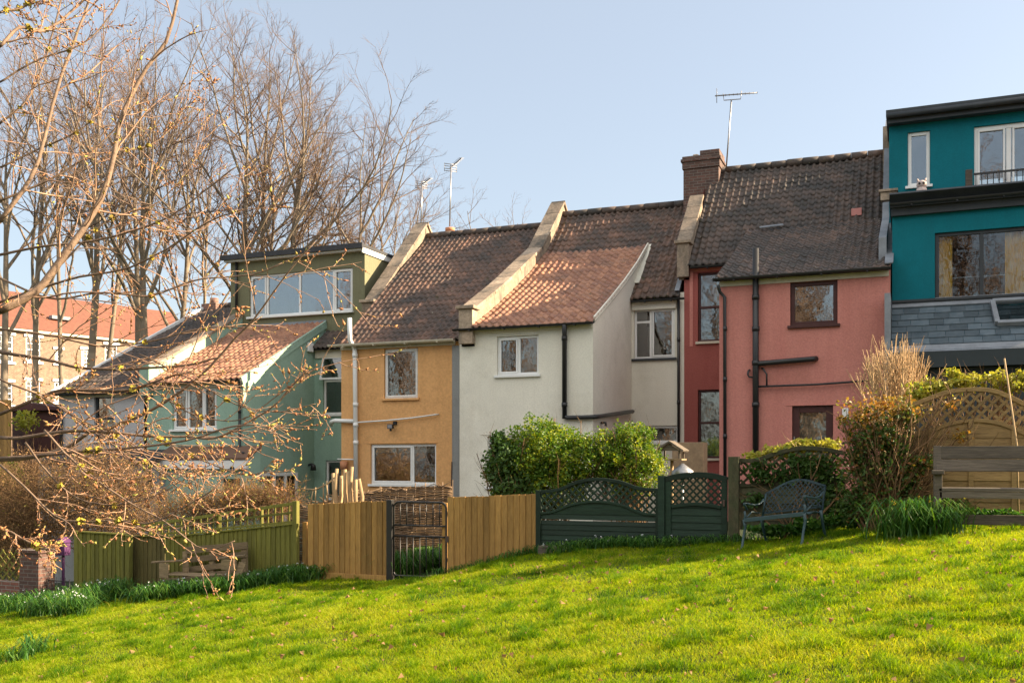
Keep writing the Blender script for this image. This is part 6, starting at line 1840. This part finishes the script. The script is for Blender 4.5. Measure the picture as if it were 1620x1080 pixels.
bush("weed_patch", "low green weeds under the iron bench", "plant", [E_(1225, 838, 14.15, 45, 10, 14), E_(1285, 832, 14.2, 40, 14, 14), E_(1345, 822, 14.1, 50, 12, 14)], 2600, .05, 'strap_leaf', (P(1280, 840, 14.1).x, 14.1), shell=.1, stems=0)
bush("weed_patch", "low green weeds under the timber bench", "plant", [E_(1480, 812, 13.7, 40, 10, 14), E_(1560, 812, 13.9, 60, 8, 14)], 1200, .045, 'strap_leaf', (P(1540, 815, 13.8).x, 13.8), shell=.1, stems=0)

def twiggy(name, label, cat, ells, n, length, rad, mat, base, leaves=0, lmat='dry_leaf', lsize=.03, trop=.02, group=None, radial=.5):
    t = thing(name, label, cat, (base[0], base[1], gz(base[0], base[1])), group)
    p, d = ell_points(ells, n, .1, .25)
    g = ground_np(p[:, 0], p[:, 1]); p[:, 2] = np.maximum(p[:, 2], g + .03)
    L = length * RNG.uniform(.5, 1.4, n)
    G = grow(p, unit(d * radial + RNG.normal(0, .5, d.shape) + np.array([0, 0, trop * 8])), L, np.full(n, rad), 5, .14, trop, .6)
    p2, d2, l2, r2 = spawn(G, L, 3, .2, 1, .7, .2, .5, .7)
    G2 = grow(p2, d2, l2, r2, 3, .14, trop)
    V, F, rn = chain_mesh([(segs(G), 3), (segs(G2), 3)])
    npmesh("stem", V, F, M[mat], t, rn, True)
    if leaves:
        q = G2[0][1:].reshape(-1, 3); q = q[RNG.integers(0, len(q), leaves)] + RNG.normal(0, .01, (leaves, 3))
        V, F = leaf_quads(q, unit(RNG.normal(0, 1, (leaves, 3))), RNG.uniform(.6, 1.3, leaves) * lsize)
        npmesh("foliage", V, F, M[lmat], t, RNG.random(leaves))
    return t

YHd = 16.6
twiggy("brown_hedge", "large brown leafless hedge at the left in front of the lilac house", "hedge",
       [E_(60, 800, YHd, 90, 70, 60), E_(150, 785, YHd, 90, 75, 60), E_(195, 800, YHd, 52, 55, 50), E_(20, 850, YHd - .4, 80, 60, 50), E_(-60, 790, YHd, 90, 80, 60), E_(245, 832, YHd - .2, 42, 26, 40)],
       5200, .5, .006, 'twig_brown', (P(120, 880, YHd).x, YHd), 9000, 'dry_leaf', .03)
twiggy("brown_hedge", "low pinkish brown hedge showing above the square trellis", "hedge",
       [E_(300, 815, 16.0, 50, 25, 30), E_(350, 810, 16.0, 50, 22, 30), E_(400, 800, 16.2, 50, 22, 30), E_(440, 795, 16.2, 40, 22, 30), E_(380, 790, 16.6, 30, 20, 30)],
       2200, .36, .005, 'twig_brown', (P(370, 850, 16).x, 16.0), 3500, 'red_leaf', .024)
bush("evergreen_shrub", "sunlit yellow green shrub between golden fence panel and dark shed", "shrub", [E_(68, 640, 25.6, 18, 20), E_(40, 665, 23.5, 22, 18), E_(15, 760, 22, 25, 40)], 2200, .07, 'yellow_leaf', (P(60, 700, 24).x, 23.8), shell=.1, stems=12)

# pale bare shrub: a vase of upright whips
def whips(name, label, px, py, Y, n, spread, hpx, mat, seed):
    c = P(px, py, Y); s = c.y / ray(px, py).y / FPX
    t = thing(name, label, "shrub", (c.x, Y, gz(c.x, Y)))
    P0 = np.stack([c.x + RNG.normal(0, .10, n), Y + RNG.normal(0, .1, n), np.full(n, gz(c.x, Y))], 1)
    ang = RNG.normal(0, 1, n); tx = c.x + np.clip(ang, -2, 2) * spread * s; tz = c.z + hpx * s * (1 - .16 * np.clip(np.abs(ang), 0, 2) ** 1.6) * RNG.uniform(.72, 1.03, n)
    T = np.stack([tx, Y + RNG.normal(0, .35, n), tz], 1)
    # fork about half way
    mid = np.stack([c.x + (tx - c.x) * .45, Y + (T[:, 1] - Y) * .5, c.z - 10 * s + 0 * tz + RNG.normal(0, .08, n)], 1)
    G0 = grow(P0, mid - P0, np.linalg.norm(mid - P0, axis=1), np.full(n, .016), 4, .03, .0, .35)
    e = G0[0][-1]
    G1 = grow(e, T - e, np.linalg.norm(T - e, axis=1), np.full(n, .0095), 7, .05, .015, .6)
    p, d, l, r = spawn(G1, np.linalg.norm(T - e, axis=1), 6, .05, .8, .4, .12, .55, .7, .5)
    G2 = grow(p, unit(d + np.array([0, 0, .35])), l, np.full(len(l), .0055), 5, .06, .03, .5)
    V, F, rn = chain_mesh([(segs(G0), 5), (segs(G1), 4), (segs(G2), 3)])
    npmesh("stem", V, F, M[mat], t, rn, True)
whips("bare_shrub", "pale sunlit leafless shrub with upright whips against the pink and teal walls", 1415, 640, 15.6, 64, 38, 108, 'twig_pale', 1)

def strap_clump(name, label, cat, spots, n, hgt, mat, flowers=0, fmat='petal', group=None, fs=.016):
    """arching strap leaves with small flowers"""
    c = spots[0]
    t = thing(name, label, cat, (c[0], c[1], gz(c[0], c[1])), group)
    k = RNG.integers(0, len(spots), n)
    S = np.array(spots)
    x = S[k, 0] + RNG.normal(0, 1, n) * S[k, 2]; y = S[k, 1] + RNG.normal(0, 1, n) * S[k, 3]
    y = np.minimum(y, YF - .03) if c[1] < YF else y
    z = ground_np(x, y)
    az = RNG.uniform(0, 2 * np.pi, n); h = hgt * RNG.uniform(.4, 1.3, n); rch = h * RNG.uniform(.5, 1.6, n); w = RNG.uniform(.004, .009, n)
    dx, dy = np.cos(az), np.sin(az); sx, sy = -dy, dx
    Vs = []
    for f, zf, wf in ((0, 0, 1), (.22, .6, 1), (.58, .95, .8), (1.0, .62, .08)):
        for s in (-1, 1):
            Vs.append(np.stack([x + dx * rch * f + sx * w * wf * s, y + dy * rch * f + sy * w * wf * s, z + h * zf], 1))
    V = np.stack(Vs, 1).reshape(-1, 3)
    f = np.array([(0, 1, 3, 2), (2, 3, 5, 4), (4, 5, 7, 6)])
    F = (np.arange(n)[:, None, None] * 8 + f[None]).reshape(-1, 4)
    npmesh("foliage", V, F, M[mat], t, np.repeat(RNG.random(n), 3))
    if flowers:
        k = RNG.integers(0, len(spots), flowers)
        x = S[k, 0] + RNG.normal(0, .9, flowers) * S[k, 2]; y = S[k, 1] + RNG.normal(0, .9, flowers) * S[k, 3]; y = np.minimum(y, YF - .05); z = ground_np(x, y) + hgt * RNG.uniform(.85, 1.25, flowers)
        C = np.stack([x, y, z], 1); Vs = []; Fs = []; b = 0
        for j in range(5):
            d = unit(RNG.normal(0, 1, (flowers, 3))); cc = C + d * fs * .9
            V, F = leaf_quads(cc, unit(RNG.normal(0, 1, (flowers, 3))), np.full(flowers, fs), 1.2); Vs.append(V); Fs.append(F + b); b += len(V)
        o = npmesh("flowers", np.vstack(Vs), np.vstack(Fs), M[fmat], t, RNG.random(flowers * 5)); o["kind"] = "stuff"
        V, F = tubes_np(np.stack([x, y, ground_np(x, y)], 1), C, np.full(flowers, .003), np.full(flowers, .002), 3)
        npmesh("flower_stalks", V, F, M['strap_leaf'], t, RNG.random(len(F)))["kind"] = "stuff"
    return t

def sp(px, py, rx=.28, ry=.16):
    p = ground_at(px, py); return (p.x, p.y, rx, ry)
strap_clump("flower_bed", "white flowered green clump at the far left below the brick pillar", "flowers", [sp(5, 968), sp(28, 962), sp(-30, 970)], 1100, .26, 'strap_leaf', 30, group="white flowering clumps along the fence foot")
strap_clump("flower_bed", "white flowered green clump at the foot of the bright mossy fence panel", "flowers", [sp(72, 974, .2, .14), sp(100, 968, .2, .14), sp(128, 961, .2, .14), sp(155, 953, .18, .14), sp(178, 948, .14, .12), sp(115, 975, .16, .1)], 2300, .32, 'strap_leaf', 70, group="white flowering clumps along the fence foot")
strap_clump("flower_bed", "long drooping green clump with white flowers under the pallet bench", "flowers", [sp(a_, b_, .2, .13) for a_, b_ in ((238, 950), (262, 946), (290, 943), (320, 941), (350, 938), (385, 933), (415, 928), (445, 923), (475, 919), (490, 916))], 3600, .25, 'strap_leaf', 40, group="white flowering clumps along the fence foot")
strap_clump("daffodil_clump", "tall strappy leaved clump on the lawn edge before the timber bench", "plant", [sp(1452, 848, .16, .13), sp(1488, 847, .14, .1), sp(1420, 849, .14, .12)], 560, .40, 'strap_leaf', 10, 'petal_yellow')
strap_clump("daffodil_clump", "small strappy tuft on the lawn at the lower left corner", "plant", [sp(30, 1045, .09, .09), sp(55, 1035, .07, .07)], 130, .22, 'strap_leaf', 0)
strap_clump("border_plants", "dense green leaves beside the path behind the metal gate", "plant", [(PX(640, 15.3), 15.3, .10, .25), (PX(655, 15.8), 15.8, .14, .2), (PX(690, 16.1), 16.1, .2, .1), (PX(672, 16.1), 16.1, .2, .12)], 1500, .36, 'strap_leaf', 0)
strap_clump("grass_tuft", "long dark grass along the foot of the green lattice panel", "plant", [(PX(a, YF - .12), YF - .14, .16, .07) for a in range(890, 1050, 22)], 900, .16, 'strap_leaf', 10)
strap_clump("grass_tuft", "long grass along the foot of the honey brown panels", "plant", [(PX(a, YF - .1), YF - .12, .14, .05) for a in list(range(700, 850, 24)) + [1060, 1090, 1120, 1150, 1175]], 700, .12, 'strap_leaf', 0)

# ================================================================== lawn
def vnoise(x, y, sc, seed):
    r = np.random.default_rng(seed).random((256, 256))
    u, v = x / sc + 500, y / sc + 500
    i, j = np.floor(u).astype(int), np.floor(v).astype(int); fu, fv = u - i, v - j
    fu, fv = fu * fu * (3 - 2 * fu), fv * fv * (3 - 2 * fv)
    g = lambda a, b: r[a % 256, b % 256]
    return (g(i, j) * (1 - fu) + g(i + 1, j) * fu) * (1 - fv) + (g(i, j + 1) * (1 - fu) + g(i + 1, j + 1) * fu) * fv

def lawn():
    N = 3100000
    x = RNG.uniform(-16.5, 7.5, N); y = RNG.uniform(4.2, YF + .02, N)
    Zc = -x * ST + y * CT; Xc = x * CT + y * ST
    px = CXP + FPX * Xc / np.maximum(Zc, .1)
    keep = (Zc > 5.0) & (px > -700) & (px < 2500)
    dens = np.clip((7.5 / np.maximum(Zc, 1)) ** 1.15, .18, 1.0) * np.where((px < -190) | (px > 1810), .35, 1.0)
    keep &= RNG.random(N) < dens * .66
    x, y, Zc = x[keep], y[keep], Zc[keep]
    n1 = vnoise(x, y, .19, 1); n2 = vnoise(x, y, .8, 2); n3 = vnoise(x, y, .11, 3)
    tuft = np.clip((n1 * .6 + n3 * .4 - .55) * 4.0, 0, 1)              # darker longer tufts
    thin = vnoise(x, y, .35, 5)
    k2 = RNG.random(len(x)) < np.clip(.45 + 1.1 * thin, .3, 1)
    x, y, Zc, n1, n2, n3, tuft = (a[k2] for a in (x, y, Zc, n1, n2, n3, tuft))
    n = len(x)
    z = ground_np(x, y) - .005
    h = (.026 + .026 * n2 + .062 * tuft) * RNG.uniform(.5, 1.35, n)
    az = RNG.uniform(0, 2 * np.pi, n) * .75 + 6 * n1
    ln = h * RNG.uniform(.35, 1.5, n)
    w = RNG.uniform(.0012, .0027, n) * (.7 + .05 * Zc)
    dx, dy = np.cos(az), np.sin(az)
    fa = RNG.uniform(0, np.pi, n); sx, sy = np.cos(fa), np.sin(fa)
    Vs = []
    for f, zf, wf in ((0, 0, 1), (.38, .68, .85)):
        for s in (-1, 1): Vs.append(np.stack([x + dx * ln * f + sx * w * wf * s, y + dy * ln * f + sy * w * wf * s, z + h * zf], 1))
    Vs.append(np.stack([x + dx * ln, y + dy * ln, z + h * RNG.uniform(.85, 1.0, n)], 1))
    V = np.stack(Vs, 1).reshape(-1, 3)
    f = np.array([(0, 1, 3), (0, 3, 2), (2, 3, 4)])
    F = (np.arange(n)[:, None, None] * 5 + f[None]).reshape(-1, 3)
    big = vnoise(x, y, 1.9, 7)
    rv = np.clip(.18 + .54 * RNG.random(n) - .58 * tuft + .34 * n2 + .18 * (big - .5), 0, 1)
    straw = RNG.random(n) < .025; rv[straw] = RNG.uniform(.9, 1, straw.sum()); rv[~straw] = np.minimum(rv[~straw], .80)
    o = npmesh("grass", V, F, M['grass'], None, np.repeat(rv, 3))
    props(o, "sunlit yellow green lawn grass with darker tufts", "grass", None, "stuff")
    # fallen leaves
    m = 700
    xx = RNG.uniform(-11, 3.5, m); yy = RNG.uniform(5.5, 13.5, m); zz = ground_np(xx, yy) + RNG.uniform(.03, .06, m)
    nn = unit(RNG.normal(0, .5, (m, 3)) + np.array([0, 0, 1]))
    V, F = leaf_quads(np.stack([xx, yy, zz], 1), nn, RNG.uniform(.018, .055, m), 1.3, .7)
    o = npmesh("fallen_leaves", V, F, M['dry_leaf'], None, RNG.random(m) * .6)
    props(o, "brown dead leaves scattered on the lawn", "leaves", None, "stuff")
lawn()

# ================================================================== wood behind the viewer (seen in the window panes)
Vs, Fs, b = [], [], 0
for i in range(30):
    bx = -60 + i * 2.9 + RNG.uniform(-1.5, 1.5); by = RNG.uniform(-30, -16); g = gz(bx, by)
    G = bare_tree_mesh((bx, by, g), (bx + RNG.uniform(-1.5, 1.5), by, g + RNG.uniform(15, 21)), .3, m=(24, 9, 7, 4), start=.06)
    V, F, _ = chain_mesh([(segs(G[0]), 6), (segs(G[1]), 4), (segs(G[2]), 3), (segs(G[3]), 3), (segs(G[4]), 3)])
    Vs.append(V); Fs.append(F + b); b += len(V)
c = np.stack([RNG.uniform(-62, 28, 90000), RNG.uniform(-31, -15, 90000), RNG.gamma(1.8, 1.6, 90000)], 1); c[:, 2] += ground_np(c[:, 0], c[:, 1])
V, F = leaf_quads(c, unit(RNG.normal(0, 1, c.shape)), RNG.uniform(.03, .13, len(c))); Vs.append(V); Fs.append(F + b)
o = npmesh("woodland", np.vstack(Vs), np.vstack(Fs), M['twig_far'], None, RNG.random(len(np.vstack(Fs))))
props(o, "bare wood behind the viewer mirrored in the windows", "woodland", None, "stuff")
